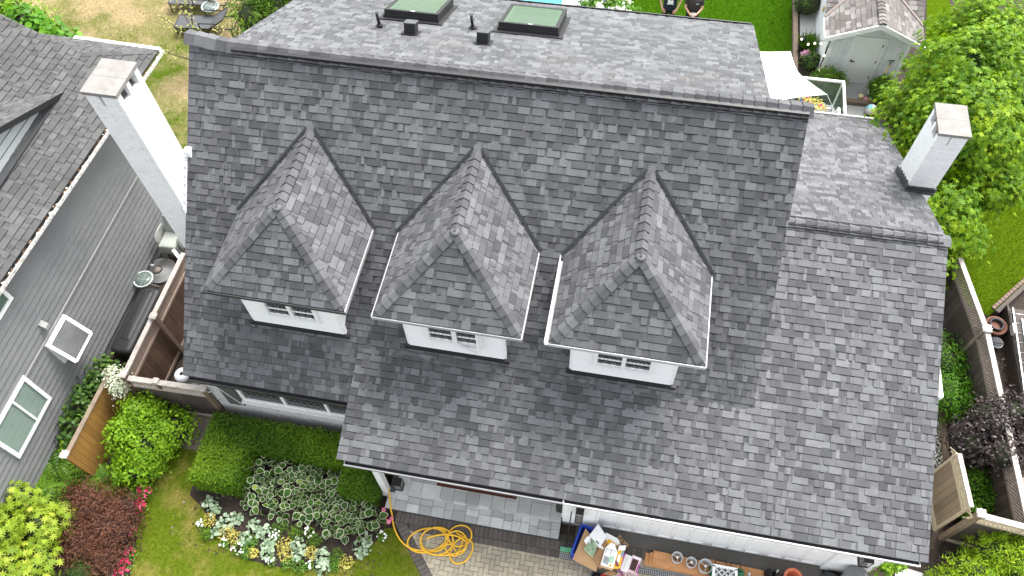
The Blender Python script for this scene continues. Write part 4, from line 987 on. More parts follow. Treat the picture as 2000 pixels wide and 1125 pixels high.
for i, (x, y, n, L, lab) in enumerate(((-11.8,3.85,70,.95,'largest sword fern at the left frame edge'),(-11.3,3.75,44,.75,'sword fern between the rhododendron and the neighbouring house'),(-11.15,4.2,26,.6,'small fern at the white capped fence post'),(-10.6,4.0,40,.75,'sword fern below the golden fence end'),(-10.05,4.05,30,.65,'fern tucked under the bright green bush'))):
    t = thing('sword_fern', lab, 'fern', (x,y,0), 'sword ferns in the left bed')
    V, F, rn = fern(x, y, n, L, i); npmesh('fronds', V, F, G_FERN, rn, t)
# pink flowers along the bed edge
def flowerclump(name, lab, grp, x, y, r, h, gm, fm, nf, fs, nl=90, ls=.05, T=LEAF):
    t = thing(name, lab, 'flowers', (x,y,0), grp)
    a = NR.random(nl)*2*PI; q = np.sqrt(NR.random(nl))*r
    P = np.column_stack([x+np.cos(a)*q, y+np.sin(a)*q, .03+h*(1-.5*(q/r)**2)*NR.uniform(.3,1,nl)])
    leaves('foliage', P, np.column_stack([np.cos(a)*.5,np.sin(a)*.5,np.ones(nl)])+NR.normal(size=(nl,3))*.4, T, NR.uniform(.7,1.3,nl)*ls, gm, None, t)
    if nf:
        a = NR.random(nf)*2*PI; q = np.sqrt(NR.random(nf))*r*.95
        P = np.column_stack([x+np.cos(a)*q, y+np.sin(a)*q, .05+h*(1.05-.45*(q/r)**2)])
        leaves('blooms', P, np.column_stack([NR.normal(size=nf)*.3,NR.normal(size=nf)*.3-.2,np.ones(nf)]), FLOWER, NR.uniform(.8,1.2,nf)*fs, fm, None, t)['kind'] = 'stuff'
    return t
for x, y, r, nf, lab in ((-9.72,3.95,.2,40,'uppermost clump of pink flowers beside the lawn edge'),(-9.66,3.6,.17,34,'second pink flower clump down the lawn edge'),(-9.6,3.05,.13,18,'thin pink flower clump half way down the red maple'),(-9.42,2.6,.14,16,'pale pink flower clump on the bare soil'),(-9.5,2.3,.22,60,'lowest dense pink flower clump near the stones')):
    flowerclump('pink_flowers', lab, 'pink flower clumps along the left bed', x, y, r, .2, G_MID, P_FL, nf, .032, int(40+r*300), .05)
for x, y, s, lab in ((-9.75,2.16,.09,'grey round stone at the bottom of the left bed'),(-9.66,2.08,.07,'smaller grey stone beside the round one in the left bed')):
    m = MB(); m.ball((x,y,s*.5), s, 0, 10, .7); solo(m, 'garden_stone', mat('garden_rock' if s > .08 else 'garden_rock_pale',(.30,.28,.25),.9,.3,12,.5,30), lab, 'stone')
# hostas with white margins
def hosta_T():
    o = [(0,0),(.3,.12),(.45,.35),(.42,.62),(.24,.86),(0,1.05),(-.24,.86),(-.42,.62),(-.45,.35),(-.3,.12)]
    def z(x, y): return .16*abs(x)/.45*1.0 - .35*(y-.3)**2
    V = [(x,y,z(x,y)) for x,y in o] + [(x*.84,(y-.5)*.87+.5,z(x*.84,(y-.5)*.87+.5)+.003) for x,y in o] + [(0,.5,-.02)]
    n = len(o); F, M = [], []
    for i in range(n):
        j = (i+1) % n; F += [(i,j,n+j),(i,n+j,n+i)]; M += [1,1]; F.append((n+i,n+j,2*n)); M.append(0)
    return (np.array(V,float), np.array(F,int)), np.array(M)
HT, HM = hosta_T()
hspots = [(-7.45,4.75),(-7.05,4.95),(-6.6,5.05),(-6.15,5.05),(-5.75,5.0),(-7.2,4.4),(-6.75,4.55),(-6.3,4.6),(-5.85,4.55),(-5.42,4.8),(-6.95,4.22),(-6.45,4.2),(-5.95,4.2),(-5.5,4.35),(-5.1,4.5),(-4.75,4.35),(-5.25,4.02),(-4.9,4.0),(-4.52,4.2)]
for (x, y) in hspots:
    t = thing('hosta', 'green hosta with white edged leaves in the massed planting inside the hedge', 'hosta', (x,y,0), 'white edged hostas in the front bed')
    n = 32; a = np.arange(n)*2.4+NR.random()*6; q = .06+.26*np.sqrt(np.arange(n)/n)
    a = a+NR.normal(size=n)*.5; q = q*NR.uniform(.6,1.35,n); P = np.column_stack([x+np.cos(a)*q, y+np.sin(a)*q, .40-.30*(np.arange(n)/n)+NR.normal(size=n)*.05])
    out = np.column_stack([np.cos(a),np.sin(a),np.full(n,-.15)])
    nn = np.column_stack([np.cos(a)*.35,np.sin(a)*.35,np.ones(n)])+NR.normal(size=(n,3))*.42
    leaves('leaves', P-out*.05, nn, HT, NR.uniform(.11,.205,n), [G_HOS, W_HOS], np.clip(NR.random(n)*.75+.25*(NR.random(n) > .88), 0, 1), t, HM, updir=np.cross(nn, np.cross(out, nn))*-1 if False else np.cross(out, nn)*1.0 if False else out)
# bedding round the rim: silver, yellow and white clumps
rim = [('s',-8.12,3.98,.17),('s',-7.98,3.82,.12),('y',-8.02,3.62,.16),('w',-8.15,3.5,.10),('s',-7.62,3.62,.2),('y',-7.55,3.42,.18),('d',-7.95,3.32,.12),('s',-7.75,3.42,.12),('y',-7.3,3.34,.17),('w',-7.5,3.2,.11),('s',-7.1,3.38,.15),('m',-6.92,3.36,.14),('s',-6.75,3.6,.15),('s',-7.0,3.68,.13),('w',-7.15,3.14,.17),('m',-6.95,3.1,.14),('y',-6.8,3.1,.12),('s',-6.52,3.36,.16),('s',-6.5,3.16,.14),('w',-6.45,3.56,.12),('d',-6.4,3.75,.16),('y',-6.2,3.42,.17),('y',-6.08,3.2,.17),('d',-6.0,3.68,.18),('w',-6.36,3.03,.10),('s',-5.9,3.46,.14),('s',-5.82,3.26,.14),('w',-5.72,3.75,.13),('m',-6.0,3.03,.13),('d',-5.55,3.6,.15),('y',-5.55,3.34,.15),('m',-5.72,3.02,.15),('s',-5.3,3.3,.2),('s',-5.22,3.1,.14),('w',-5.5,3.08,.09),('d',-4.98,3.35,.16),('m',-4.96,3.18,.11),('y',-4.75,3.28,.17),('s',-4.5,3.62,.2),('s',-4.42,3.82,.12),('w',-4.12,3.95,.12),('s',-7.45,3.75,.12)]
LBL = dict(s='silver grey leaved bedding plant along the curved rim of the front bed', y='yellow leaved bedding plant along the curved rim of the front bed', w='white flowering bedding plant along the curved rim of the front bed', m='fresh green bedding plant along the curved rim of the front bed', d='dull dark leafy plant between the hostas and the bed rim')
GRP = dict(s='silver leaved bedding plants', y='yellow leaved bedding plants', w='white flowering bedding plants', m='green bedding plants', d='dark bedding plants')
NMS = dict(s='silver_plant', y='yellow_plant', w='white_flowers', m='green_plant', d='dark_plant')
for k, x, y, r in rim:
    if k == 's': flowerclump(NMS[k], LBL[k], GRP[k], x, y, r, .17, G_SIL, None, 0, 0, int(18+r*110), .085, ROUND)
    elif k == 'y': flowerclump(NMS[k], LBL[k], GRP[k], x, y, r, .2, G_YEL, None, 0, 0, int(60+r*350), .045)
    elif k == 'w': flowerclump(NMS[k], LBL[k], GRP[k], x, y, r, .17, G_MID, W_FL, int(5+r*50), .027, int(50+r*350), .045)
    elif k == 'm': flowerclump(NMS[k], LBL[k], GRP[k], x, y, r, .16, G_MID, None, 0, 0, int(60+r*400), .05)
    else: flowerclump(NMS[k], LBL[k], GRP[k], x, y, r, .22, G_FERN, None, 0, 0, int(80+r*400), .07, LONG)
t = thing('pink_lily', 'drooping pink and white lily blooms at the left end of the porch step', 'flowers', (-4.2,4.4,0))
P = np.array([(-4.22,4.50,.2),(-4.15,4.4,.16),(-4.06,4.28,.12),(-4.02,4.36,.12),(-4.2,4.42,.22),(-4.12,4.3,.1)])
leaves('blooms', P, NR.normal(size=(6,3))*.3+np.array([0,-.4,1]), FLOWER, .065, [P_FL], np.array([.95,.6,1,.9,1,.95]), t); leaves('foliage', P-np.array([0,0,.07]), NR.normal(size=(6,3))*.4+np.array([0,0,1]), LONG, .14, [G_MID], None, t)
# right side planting
bush('nandina', 'feathery bright green bush against the right garage wall', 'bush', [((8.0,10.1,.55),(.5,.62,.55)),((7.95,9.3,.5),(.55,.7,.55)),((8.25,9.0,.45),(.4,.5,.45)),((7.75,10.6,.45),(.35,.4,.4))], G_NAN, LONG, 300, 16, .085, .085, corek=.6)
bush('purple_smoke_bush', 'dark purple leaved shrub overhanging the right hand fence', 'bush', [((8.35,8.25,1.5),(.55,.55,.5)),((8.8,8.5,1.5),(.5,.42,.5)),((7.95,7.8,1.3),(.42,.42,.5)),((8.5,7.6,1.45),(.45,.4,.45)),((9.1,8.15,1.5),(.45,.5,.5)),((8.4,8.0,.8),(.6,.6,.6))], G_PUR, LEAF, 420, 14, .085, .09)
bush('golden_cypress', 'lime green golden cypress in the bottom right corner', 'conifer', [((8.55,5.7,.75),(.65,.45,.7)),((8.1,5.25,.6),(.6,.4,.6)),((8.9,5.5,.95),(.6,.6,.6)),((7.7,5.0,.45),(.45,.35,.45)),((8.5,5.0,.6),(.8,.5,.5))], G_LIME, BLADE, 500, 22, .085, .06, up=.7)
bush('bamboo_shrub', 'bright green narrow leaved shrub behind the open gate', 'bush', [((8.25,7.2,.5),(.42,.35,.45)),((8.6,6.9,.45),(.45,.35,.4)),((8.15,6.75,.4),(.3,.3,.35))], G_NAN, LONG, 150, 14, .10, .08)
bush('climbing_vine', 'small yellow green vine beside the garage corner lantern', 'vine', [((6.25,5.0,.75),(.18,.16,.5)),((6.42,5.05,1.05),(.15,.12,.22))], G_CUR, ROUND, 60, 8, .055, .05, stems=False, corek=.4)
tag(blades('ground_cover', (7.5,8.6,6.5,10.5), 2600, .10, leafmat('groundcover_leaf',[(0,(.03,.07,.01)),(1,(.08,.15,.02))]), lambda x, y: NR.random(len(x)) > .2, .02, 1.6), kind='stuff')
m = MB()
for i in range(900):
    x, y = NR.uniform(7.55,7.98), NR.uniform(6.9,9.2); s = NR.uniform(.015,.04); m.box((x,y,s*.3), (s,s*.8,s*.6), NR.random()*3)
tag(m.obj('gravel', mat('white_gravel',(.5,.48,.45),.9,.2,5,island=.45)), kind='stuff')
m = MB(); m.bb(7.98,8.1,6.6,9.6,0,.12); solo(m, 'timber_edging', TIMB, 'dark timber edging along the gravel strip on the right', 'edging')
m = MB(); m.bar((8.15,9.11,.3),(8.5,9.13,.3),.05); m.bar((8.15,9.11,.3),(8.2,8.7,.3),.05); m.bar((8.15,9.11,.0),(8.15,9.11,.3),.045); m.bar((8.5,9.13,0),(8.5,9.13,.3),.04); m.bar((8.2,8.7,0),(8.2,8.7,.3),.04)
solo(m, 'bed_frame_corner', mat('grey_wood',(.4,.39,.37),.8,.2), 'pale grey timber frame corner showing beside the purple shrub', 'frame')
# fallen leaves and litter on the soil
def litter(name, n, box, mcol):
    P = np.column_stack([NR.uniform(box[0],box[1],n), NR.uniform(box[2],box[3],n), NR.uniform(.006,.03,n)])
    return tag(leaves(name, P, NR.normal(size=(n,3))*.5+np.array([0,0,1]), LEAF, NR.uniform(.03,.09,n), mcol), kind='stuff')
LIT = leafmat('leaf_litter_brown', [(0,(.02,.013,.01)),(.6,(.06,.04,.028)),(.93,(.12,.085,.06)),(1,(.3,.26,.2))], trans=.05)
litter('leaf_litter', 1800, (8.8,10.6,8.0,11.9), LIT); litter('leaf_litter', 1500, (-12.1,-10.4,6.1,11.5), LIT); litter('leaf_litter', 700, (-8.9,-4.0,3.0,4.9), LIT)
litter('leaf_litter', 900, (6.3,9.2,4.0,8.6), LIT)
# back garden planting
bush('cedar_hedge', 'bright green columnar cedars at the back left corner of the roof', 'hedge', [((-12.3,18.6,.9),(.6,.7,1.0)),((-11.9,19.3,1.1),(.7,.7,1.1)),((-11.4,20.0,1.2),(.7,.7,1.2)),((-12.0,17.8,.5),(.45,.5,.6)),((-11.2,20.8,1.2),(.7,.7,1.2))], G_CYP, BLADE, 330, 20, .17, .10, up=.8)
hyd = bush('white_hydrangea', 'hydrangea with white flower heads behind the rear eave', 'bush', [((-1.5,21.6,.45),(.55,.5,.5)),((-.95,21.5,.4),(.4,.4,.4)),((-2.05,21.5,.35),(.3,.35,.35))], G_MID, ROUND, 130, 8, .11, .1)
P, nn, tone = clumps(16, 22, [((-1.5,21.55,.55),(.6,.5,.45)),((-.9,21.4,.5),(.35,.4,.35))], .055, .5, .2); leaves('blooms', P, nn, FLOWER, .05, W_FL, tone, hyd)
bush('grapevine', 'large leaved green vine with white blooms behind the neighbouring roof', 'vine', [((-18.1,16.3,1.3),(1.0,.5,.6)),((-18.9,16.8,1.4),(.7,.5,.6)),((-17.3,16.2,1.1),(.6,.4,.5)),((-16.6,15.8,.9),(.6,.4,.45))], G_NAN, ROUND, 150, 7, .19, .16)
bush('leafy_shrub', 'fine leaved bright green shrub in the top left corner', 'shrub', [((-19.9,17.6,.8),(1.1,.8,.6)),((-21,18,.8),(1.1,.9,.6))], G_CUR, LEAF, 200, 12, .10, .16)
t = thing('spindly_shrub', 'spindly yellow leaved sapling standing in front of the loungers', 'sapling', (-13.3,16.9,0))
mb = MB(); br = [[(-13.3,16.9,0),(-13.45,17.1,.9),(-13.75,17.5,1.7),(-14.2,17.9,2.3)],[(-13.4,17.0,.6),(-13.1,17.3,1.2),(-12.7,17.5,1.6)],[(-13.5,17.2,1.0),(-14.0,17.3,1.5),(-14.6,17.5,1.8)],[(-13.4,17.0,.5),(-14.0,16.8,.9),(-14.6,16.7,1.2)],[(-13.6,17.3,1.3),(-13.7,17.8,2.0),(-13.8,18.2,2.4)]]
for b in br: mb.tube(b, [.025,.02,.013,.008][:len(b)], 6)
mb.obj('stem', BARK, t); pts = []
for b in br:
    for i in range(len(b)-1):
        for k in range(34):
            f = NR.random(); pts.append(np.array(b[i])*(1-f)+np.array(b[i+1])*f+NR.normal(size=3)*.09)
leaves('foliage', np.array(pts), NR.normal(size=(len(pts),3))*.5+np.array([0,0,1]), LEAF, .10, leafmat('sapling_leaf',[(0,(.18,.20,.05)),(1,(.36,.36,.13))]), None, t)
BXB = dict(corek=.85, up=.4, stems=False)
bush('round_boxwood', 'clipped round boxwood in front of the shed, behind the glass railing', 'bush', [((5.55,19.2,.42),(.5,.46,.45))], G_BOX, LEAF, 170, 18, .06, .05, **BXB)
bush('round_boxwood', 'clipped round boxwood between the shed door and the tree', 'bush', [((7.15,19.25,.38),(.42,.42,.42))], G_BOX, LEAF, 140, 18, .06, .05, **BXB)
bush('flower_bush', 'dark leafy bush with yellow tips beside the glass railing corner', 'bush', [((5.45,18.5,.4),(.42,.42,.42))], G_DK, LEAF, 90, 12, .08, .07, **BXB)
for x, y, s, lab in ((5.05,21.15,.38,'tuft of ornamental grass by the shed path near the pink bloom'),(4.95,24.3,.5,'larger tuft of ornamental grass at the top of the shed path')):
    t = thing('ornamental_grass', lab, 'grass tuft', (x,y,0)); n = 420; a = NR.random(n)*2*PI; q = NR.random(n)
    P = np.column_stack([x+np.cos(a)*q*.12, y+np.sin(a)*q*.12, np.full(n,.02)]); d = np.column_stack([np.cos(a)*q*.9,np.sin(a)*q*.9,np.ones(n)])
    leaves('blades', P, np.cross(unit(d), unit(NR.normal(size=(n,3)))), NEEDLE, NR.uniform(.7,1.2,n)*s*1.3, G_FERN if s > .4 else G_MID, None, t, updir=unit(d))
for x, y, r, lab in ((5.15,20.35,.28,'small green shrub on the soil left of the shed'),(5.0,22.9,.5,'leafy perennial on the soil at the top of the shed path')):
    bush('small_shrub', lab, 'shrub', [((x,y,r*.8),(r,r,r*.8))], G_WEED, LEAF, 60, 9, .08, .06, **BXB)
flowerclump('pink_hydrangea', 'single lilac pink bloom on the soil beside the shed path', None, 4.98, 20.6, .16, .3, G_WEED, leafmat('lilac_petal',[(0,(.55,.22,.42)),(1,(.75,.42,.62))]), 40, .05, 30, .08)
# ---------------------------------------------------------------- SHED
shed = thing('garden_shed', 'small white shed with cedar shingle roof and pale door', 'shed', (6.45,21,0))
SX0, SX1, SY, SA, SE = 5.36, 7.54, 19.85, 2.46, 1.82
sm = (SA-SE)/(6.45-5.07)
m = MB(); m.prism([(SX0,SY,0),(SX1,SY,0),(SX1,SY,1.86),(6.45,SY,SA-.10),(SX0,SY,1.86)], (0,2.5,0)); m.bb(SX0,SX1,20.7,24.5,0,1.84); m.obj('wall', mat('shed_white',(.74,.76,.77),.6,.05), shed)
m = MB(); shg = random.Random(5)
for r in range(14):
    z0 = .12+r*.15; z1 = min(z0+.15, 2.3); x = SX0+.1
    while x < SX1-.1:
        w = shg.uniform(.1,.2); xe = min(x+w, SX1-.1)
        q = clip([(x+.003,z0),(xe-.003,z0),(xe-.003,z1),(x+.003,z1)], [(-sm,1,SA-.12-sm*6.45) ,(sm,1,SA-.12+sm*6.45)])
        if len(q) > 2 and not (5.98 < (x+xe)/2 < 6.83 and z0 < 1.75): m.prism([(a,SY-.003,b) for a, b in q], (0,-.012-shg.random()*.004,0))
        x = xe
m.obj('shingle_siding', mat('shed_shingle',(.66,.68,.69),.7,.05,5,island=.06), shed)
m = MB(); m.bb(6.01,6.80,SY-.035,SY+.01,.03,1.68); d = m.obj('door', mat('shed_door',(.74,.75,.73),.5,.04,2), shed)
m = MB(); m.bb(6.08,6.12,SY-.07,SY-.035,.84,.90); m.bar((6.10,SY-.075,.87),(6.20,SY-.075,.865),.022); m.obj('door_handle', BLACK, d)
m = MB()
for z in (.25,.85,1.45): m.bb(6.785,6.812,SY-.047,SY-.034,z,z+.1)
m.obj('hinge', FLASH, d)
m = MB(); m.bb(5.93,6.006,SY-.045,SY,0,1.76); m.bb(6.804,6.88,SY-.045,SY,0,1.76); m.bb(6.006,6.804,SY-.045,SY,1.684,1.76); m.obj('door_casing', WHITE, shed)
for x0, x1 in ((SX0-.02,SX0+.09),(SX1-.09,SX1+.02)): m = MB(); m.bb(x0,x1,SY-.03,SY-.0,0,1.84); m.obj('corner_trim', WHITE, shed)
m = MB(); m.bb(SX0-.045,SX0-.002,SY+.02,SY+.055,.05,1.75); m.obj('downpipe', BLACK, shed)
ca, cb, cc = Vector((5.07,19.55,SE)), Vector((6.45,19.55,SA)), Vector((7.83,19.55,SE))
mb = MB(); vl = cb-ca; slope(mb, ca, (0,1,0), vl, [(0,0),(.85,0),(2.25,vl.length),(0,vl.length)], e=.14, seed=81, tabs=False); vr = cb-cc
slope(mb, cc, (0,1,0), vr, [(0,0),(.85,0),(2.25,vr.length),(0,vr.length)], e=.14, seed=82, tabs=False)
rf = mb.obj('gable_roof', [CEDAR, EDGE], shed)
m = MB(); m.prism([ca+Vector((0,.02,-.01)),cb+Vector((0,.02,-.01)),cb+Vector((0,2.3,-.01)),ca+Vector((0,.9,-.01))], (0,0,-.05)); m.prism([cc+Vector((0,.02,-.01)),cb+Vector((0,.02,-.012)),cb+Vector((0,2.3,-.012)),cc+Vector((0,.9,-.01))], (0,0,-.05)); m.obj('roof_deck', WHITE, rf)
mb = MB(); dm = Vector((0,2.4,2.4*sm)); slope(mb, (5.07,20.42,SE), (1,0,0), dm, [(0,0),(2.76,0),(2.76,dm.length),(0,dm.length)], e=.16, seed=83, tabs=False)
mb.prism([(5.07,22.8,SE+2.4*sm),(7.83,22.8,SE+2.4*sm),(7.83,25,SE),(5.07,25,SE)], (0,0,-.05)); mb.obj('main_roof', [CEDAR, EDGE], shed)
mb = MB(); caps(mb, cb+Vector((0,-.02,.02)), cb+Vector((0,2.3,.02)), Vector((-sm,0,1)), Vector((sm,0,1)), .1, .15, .025); mb.obj('ridge_cap', [CEDAR, EDGE], shed)
m = MB(); m.bar((5.07,20.44,SE+.03),(6.45,21.85,SA+.03),.07,.025); m.bar((7.83,20.44,SE+.03),(6.45,21.85,SA+.03),.07,.025); m.obj('valley_board', mat('valley_wood',(.17,.135,.12),.8,.1), shed)
m = MB(); m.prism([ca+Vector((-.02,0,-.17)),cb+Vector((0,0,-.17)),cb+Vector((0,0,0)),ca+Vector((-.02,0,0))], (0,-.03,0)); m.prism([cb+Vector((0,0,-.17)),cc+Vector((.02,0,-.17)),cc+Vector((.02,0,0)),cb], (0,-.03,0)); m.prism([ca+Vector((0,.02,-.09)),ca+Vector((0,.87,-.09)),ca+Vector((0,.87,-.0)),ca+Vector((0,.02,0))], (-.025,0,0)); m.obj('barge_board', WHITE, shed)
t = thing('wall_ornament', 'pair of yellow sunflower ornaments on the shed side wall', 'ornament', (5.33,22,.8))
for y, z in ((22.0,.9),(22.9,.75)):
    m = MB(); m.lathe([(.09,0),(.09,.015),(.001,.02)], (5.345,y,z), 9, T=Matrix.Rotation(-PI/2,3,'Y')); m.obj('flower_disc', mat('ochre_disc',(.45,.30,.05),.6) if 'ochre_disc' not in bpy.data.materials else bpy.data.materials['ochre_disc'], t)
# shovel leaning on the shed
t = thing('shovel', 'yellow handled shovel with black grip leaning on the shed front', 'shovel', (7.1,19.7,0))
m = MB(); m.tube([(7.09,19.62,.28),(7.2,19.78,.86)], .02, 8); m.obj('shaft', mat('yellow_wood',(.55,.38,.08),.5), t)
m = MB(); m.tube([(7.2,19.78,.86),(7.215,19.79,.93)], .016, 8); m.tube([(7.215,19.79,.93),(7.15,19.8,1.02),(7.29,19.82,1.03)], .016, 8, closed=True); m.obj('grip', BLACK, t)
m = MB(); m.prism([(7.0,19.58,.30),(7.16,19.6,.30),(7.14,19.53,.08),(7.07,19.5,.02),(7.0,19.52,.08)], (0,-.012,.004)); m.obj('blade', BLACK, t)
# string lights
t = thing('string_lights', 'black string of small bulbs hanging along the shed corner', 'string lights', (5.1,20.5,0))
c0 = [(4.72,20.75,.75),(4.95,20.7,.62),(5.08,20.5,.85),(5.2,20.0,1.35),(5.22,19.65,1.62)]; c1 = [(5.22,19.65,1.62),(5.27,19.7,1.1),(5.3,19.75,.5),(5.28,19.72,.2)]
m = MB(); m.tube(c0, .008, 5); m.tube(c1, .008, 5); m.tube([(4.72,20.75,0),(4.72,20.75,.95)], .012, 6); m.obj('cable', BLACK, t)
BULB = mat('warm_bulb',(.95,.78,.55),.3,.02,emit=1.2)
for p in (c0[0],c0[1],c0[2],(5.17,20.15,1.15),c1[1],c1[2],c1[3]): 
    m = MB(); m.ball((p[0],p[1]-.01,p[2]-.05), .032, 0, 8, 1.2); m.obj('bulb', BULB, t)
t = thing('garden_spotlight', 'black spotlight on a stake at the shed path edge', 'lamp', (4.78,21.0,0))
m = MB(); m.tube([(4.78,21,0),(4.8,21.0,.42)], .012, 6); m.obj('stake', BLACK, t)
m = MB(); m.tube([(4.74,20.96,.46),(4.88,21.04,.5)], [.06,.075], 10); m.obj('lamp_head', BLACK, t)
# balls on the path
def ballobj(x, y, r, cols, lab, name='play_ball'):
    mats = [mat('ball_%d_%d' % (int(r*1000), i), c, .4, .03) for i, c in enumerate(cols)]
    m = MB(); n = 16
    for i in range(8):
        for k in range(n):
            def P(a, b): return (x+r*math.sin(PI*a/8)*math.cos(2*PI*b/n), y-r*math.cos(PI*a/8)*.6+r*math.sin(PI*a/8)*math.sin(2*PI*b/n)*.8, r+r*(math.sin(PI*a/8)*math.sin(2*PI*b/n)*.6+math.cos(PI*a/8)*.8))
            m.add([P(i,k),P(i,k+1),P(i+1,k+1),P(i+1,k)], [(0,1,2,3)], (k*len(cols)//n) % len(cols), True)
    tag(m.obj(name, mats), lab, 'ball')
ballobj(6.62,19.2,.085,[(.75,.70,.38)],'plain pale yellow ball on the slab below the shed door')
ballobj(6.76,19.1,.09,[(.55,.22,.24),(.62,.3,.3)],'dusty pink ball between the yellow ball and the blue one')
ballobj(6.93,19.12,.10,[(.03,.35,.62),(.10,.52,.20),(.75,.72,.1),(.03,.40,.7)],'blue ball with green and yellow panels on the slab edge')
ballobj(6.86,18.6,.165,[(.80,.80,.72),(.30,.62,.66),(.80,.78,.70),(.78,.76,.25)],'largest ball, white with pale blue and yellow stripes, near the tree')
ballobj(6.88,19.42,.07,[(.74,.72,.66)],'small white ball beside the round boxwood')
# deck with glass railing, sail, chair, flowers
t = thing('deck', 'raised rear deck with grey boards behind the garage roof', 'deck', (4,16.6,0))
m = MB()
for i in range(22): m.bb(2.5+i*.137, 2.5+i*.137+.131, 15.1, 17.68, .86, .89)
m.obj('deck_boards', mat('grey_deck',(.40,.39,.40),.7,.08,3,island=.06), t)
m = MB(); m.bb(2.5,5.52,17.68,17.72,.7,.9); m.bb(5.515,5.55,15.1,17.68,.7,.9); m.obj('fascia', WHITE, t)
t = thing('glass_railing', 'white framed glass railing round the raised rear deck', 'railing', (5.5,17.7,.9))
m = MB(); m.bar((2.6,17.7,1.9),(5.52,17.7,1.9),.06,.05); m.bar((5.5,17.68,1.9),(5.5,15.2,1.9),.06,.05); m.bar((2.6,17.7,.97),(5.47,17.7,.97),.04,.04); m.bar((5.5,17.67,.97),(5.5,15.2,.97),.04,.04); m.obj('rail', WHITE, t)
for (x, y) in ((5.5,17.7),(4.0,17.7),(5.5,16.1)): 
    m = MB(); m.bb(x-.028,x+.028,y-.028,y+.028,.9,1.876); m.obj('post', WHITE, t)
for (a, b) in (((4.04,17.69),(5.46,17.71)),((2.65,17.69),(3.96,17.71)),((5.49,16.14),(5.51,17.66))): 
    m = MB(); m.bb(a[0],b[0],a[1],b[1],.99,1.875); m.obj('glass_panel', glassmat('rail_glass',(.30,.36,.34),.82) if 'rail_glass' not in bpy.data.materials else bpy.data.materials['rail_glass'], t)
def sail():
    A, B, Cc, D = Vector((3.78,17.35,3.05)), Vector((4.74,16.12,2.85)), Vector((3.2,15.36,3.05)), Vector((2.35,17.05,3.15))
    n = 14; V = []; F = []
    for i in range(n+1):
        for j in range(n+1):
            u, v = i/n, j/n; p = D*(1-u)*(1-v)+A*u*(1-v)+B*u*v+Cc*(1-u)*v
            c = (A+B+Cc+D)/4; e = 0
            if True: e = .32*(u**6)*math.sin(PI*v)**.8 + .10*((1-u)**6)*math.sin(PI*v) + .05*(v**6)*math.sin(PI*u)+.04*((1-v)**6)*math.sin(PI*u)
            p = p+(c-p)*e; p.z -= .12*math.sin(PI*u)*math.sin(PI*v); V.append(p)
    b = len(V); V += [p-Vector((0,0,.006)) for p in V]
    for i in range(n):
        for j in range(n):
            a = i*(n+1)+j; F.append((a,a+n+1,a+n+2,a+1)); F.append((b+a,b+a+1,b+a+n+2,b+a+n+1))
    m = MB(); m.add(V, F, 0, True); return m
t = thing('shade_sail', 'white fabric shade sail with curved edges over the rear deck', 'sail', (3.7,16.4,3))
sail().obj('canopy', mat('sail_cloth',(.86,.86,.86),.8,.02,3), t)
m = MB(); m.tube([(4.74,16.12,2.85),(5.48,15.75,1.92)], .004, 5); m.obj('cord', WHITE, t)
m = MB(); m.ball((2.95,16.35,3.12), .06); m.bb(2.92,2.98,16.3,16.4,3.04,3.25); m.obj('pulley', BLACK, t)
t = thing('garden_chair', 'white slatted wooden armchair on the rear deck', 'chair', (4.95,16.4,.89))
m = MB(); m.bb(4.55,5.2,16.1,16.7,1.25,1.29); m.obj('seat', mat('chair_cushion',(.45,.44,.45),.8), t)
m = MB(); m.bar((5.2,16.1,1.25),(5.36,16.1,1.85),.04,.05); m.bar((5.2,16.72,1.25),(5.36,16.72,1.85),.04,.05); m.bar((5.36,16.08,1.85),(5.36,16.74,1.85),.05,.05)
for i in range(6): m.bar((5.21,16.17+i*.092,1.27),(5.355,16.17+i*.092,1.84),.03,.02)
m.obj('backrest', WHITE, t)
for y in (16.08,16.73):
    m = MB(); m.bar((4.5,y,1.5),(5.26,y,1.52),.07,.03); m.obj('arm', WHITE, t)
    for x in (4.55,5.18): 
        m = MB(); m.bb(x-.025,x+.025,y-.025,y+.025,.89,1.49); m.obj('leg', WHITE, t)
t = thing('flower_pot', 'pot overflowing with yellow and red flowers beside the deck chair', 'flower pot', (4.75,17.1,.89))
m = MB(); m.lathe([(.001,.89),(.14,.89),(.2,1.2),(.18,1.2),(.17,1.17),(.001,1.17)], (4.75,17.1,0), 16); m.obj('pot', mat('pale_pot',(.5,.48,.45),.7), t)
P, nn, tone = clumps(60, 9, [((4.75,17.1,1.38),(.42,.28,.24))], .05, .6); leaves('foliage', P, nn, LEAF, .07, G_YEL, tone, t)
P, nn, tone = clumps(9, 6, [((4.75,17.1,1.42),(.38,.26,.24))], .04, .8); leaves('blooms', P, nn, FLOWER, .035, P_FL, tone, t)
t = thing('gnome_ornament', 'blue and white upright ornament beside the flower pot on the deck', 'ornament', (4.45,17.2,.89))
m = MB(); m.lathe([(.001,.89),(.12,.89),(.13,1.1),(.08,1.28),(.001,1.3)], (4.45,17.2,0), 14); m.obj('body', mat('ornament_white',(.7,.74,.78),.5), t)
m = MB(); m.lathe([(.10,1.27),(.07,1.42),(.001,1.62)], (4.47,17.22,0), 14); m.obj('hat', mat('ornament_blue',(.02,.22,.62),.4), t)
t = thing('deck_lamp', 'small grey panel on a black stand behind the glass railing', 'lamp', (5.2,17.95,0))
m = MB(); 
for dx in (-.08,.08): m.bar((5.25+dx,18.0,0),(5.25+dx*.8,18.0,.62),.02)
m.obj('stand', BLACK, t); m = MB(); m.box((5.25,18.0,.66), (.26,.2,.05), M=Matrix.Rotation(.4,3,'X')); m.obj('panel', mat('panel_grey',(.33,.35,.37),.4), t)
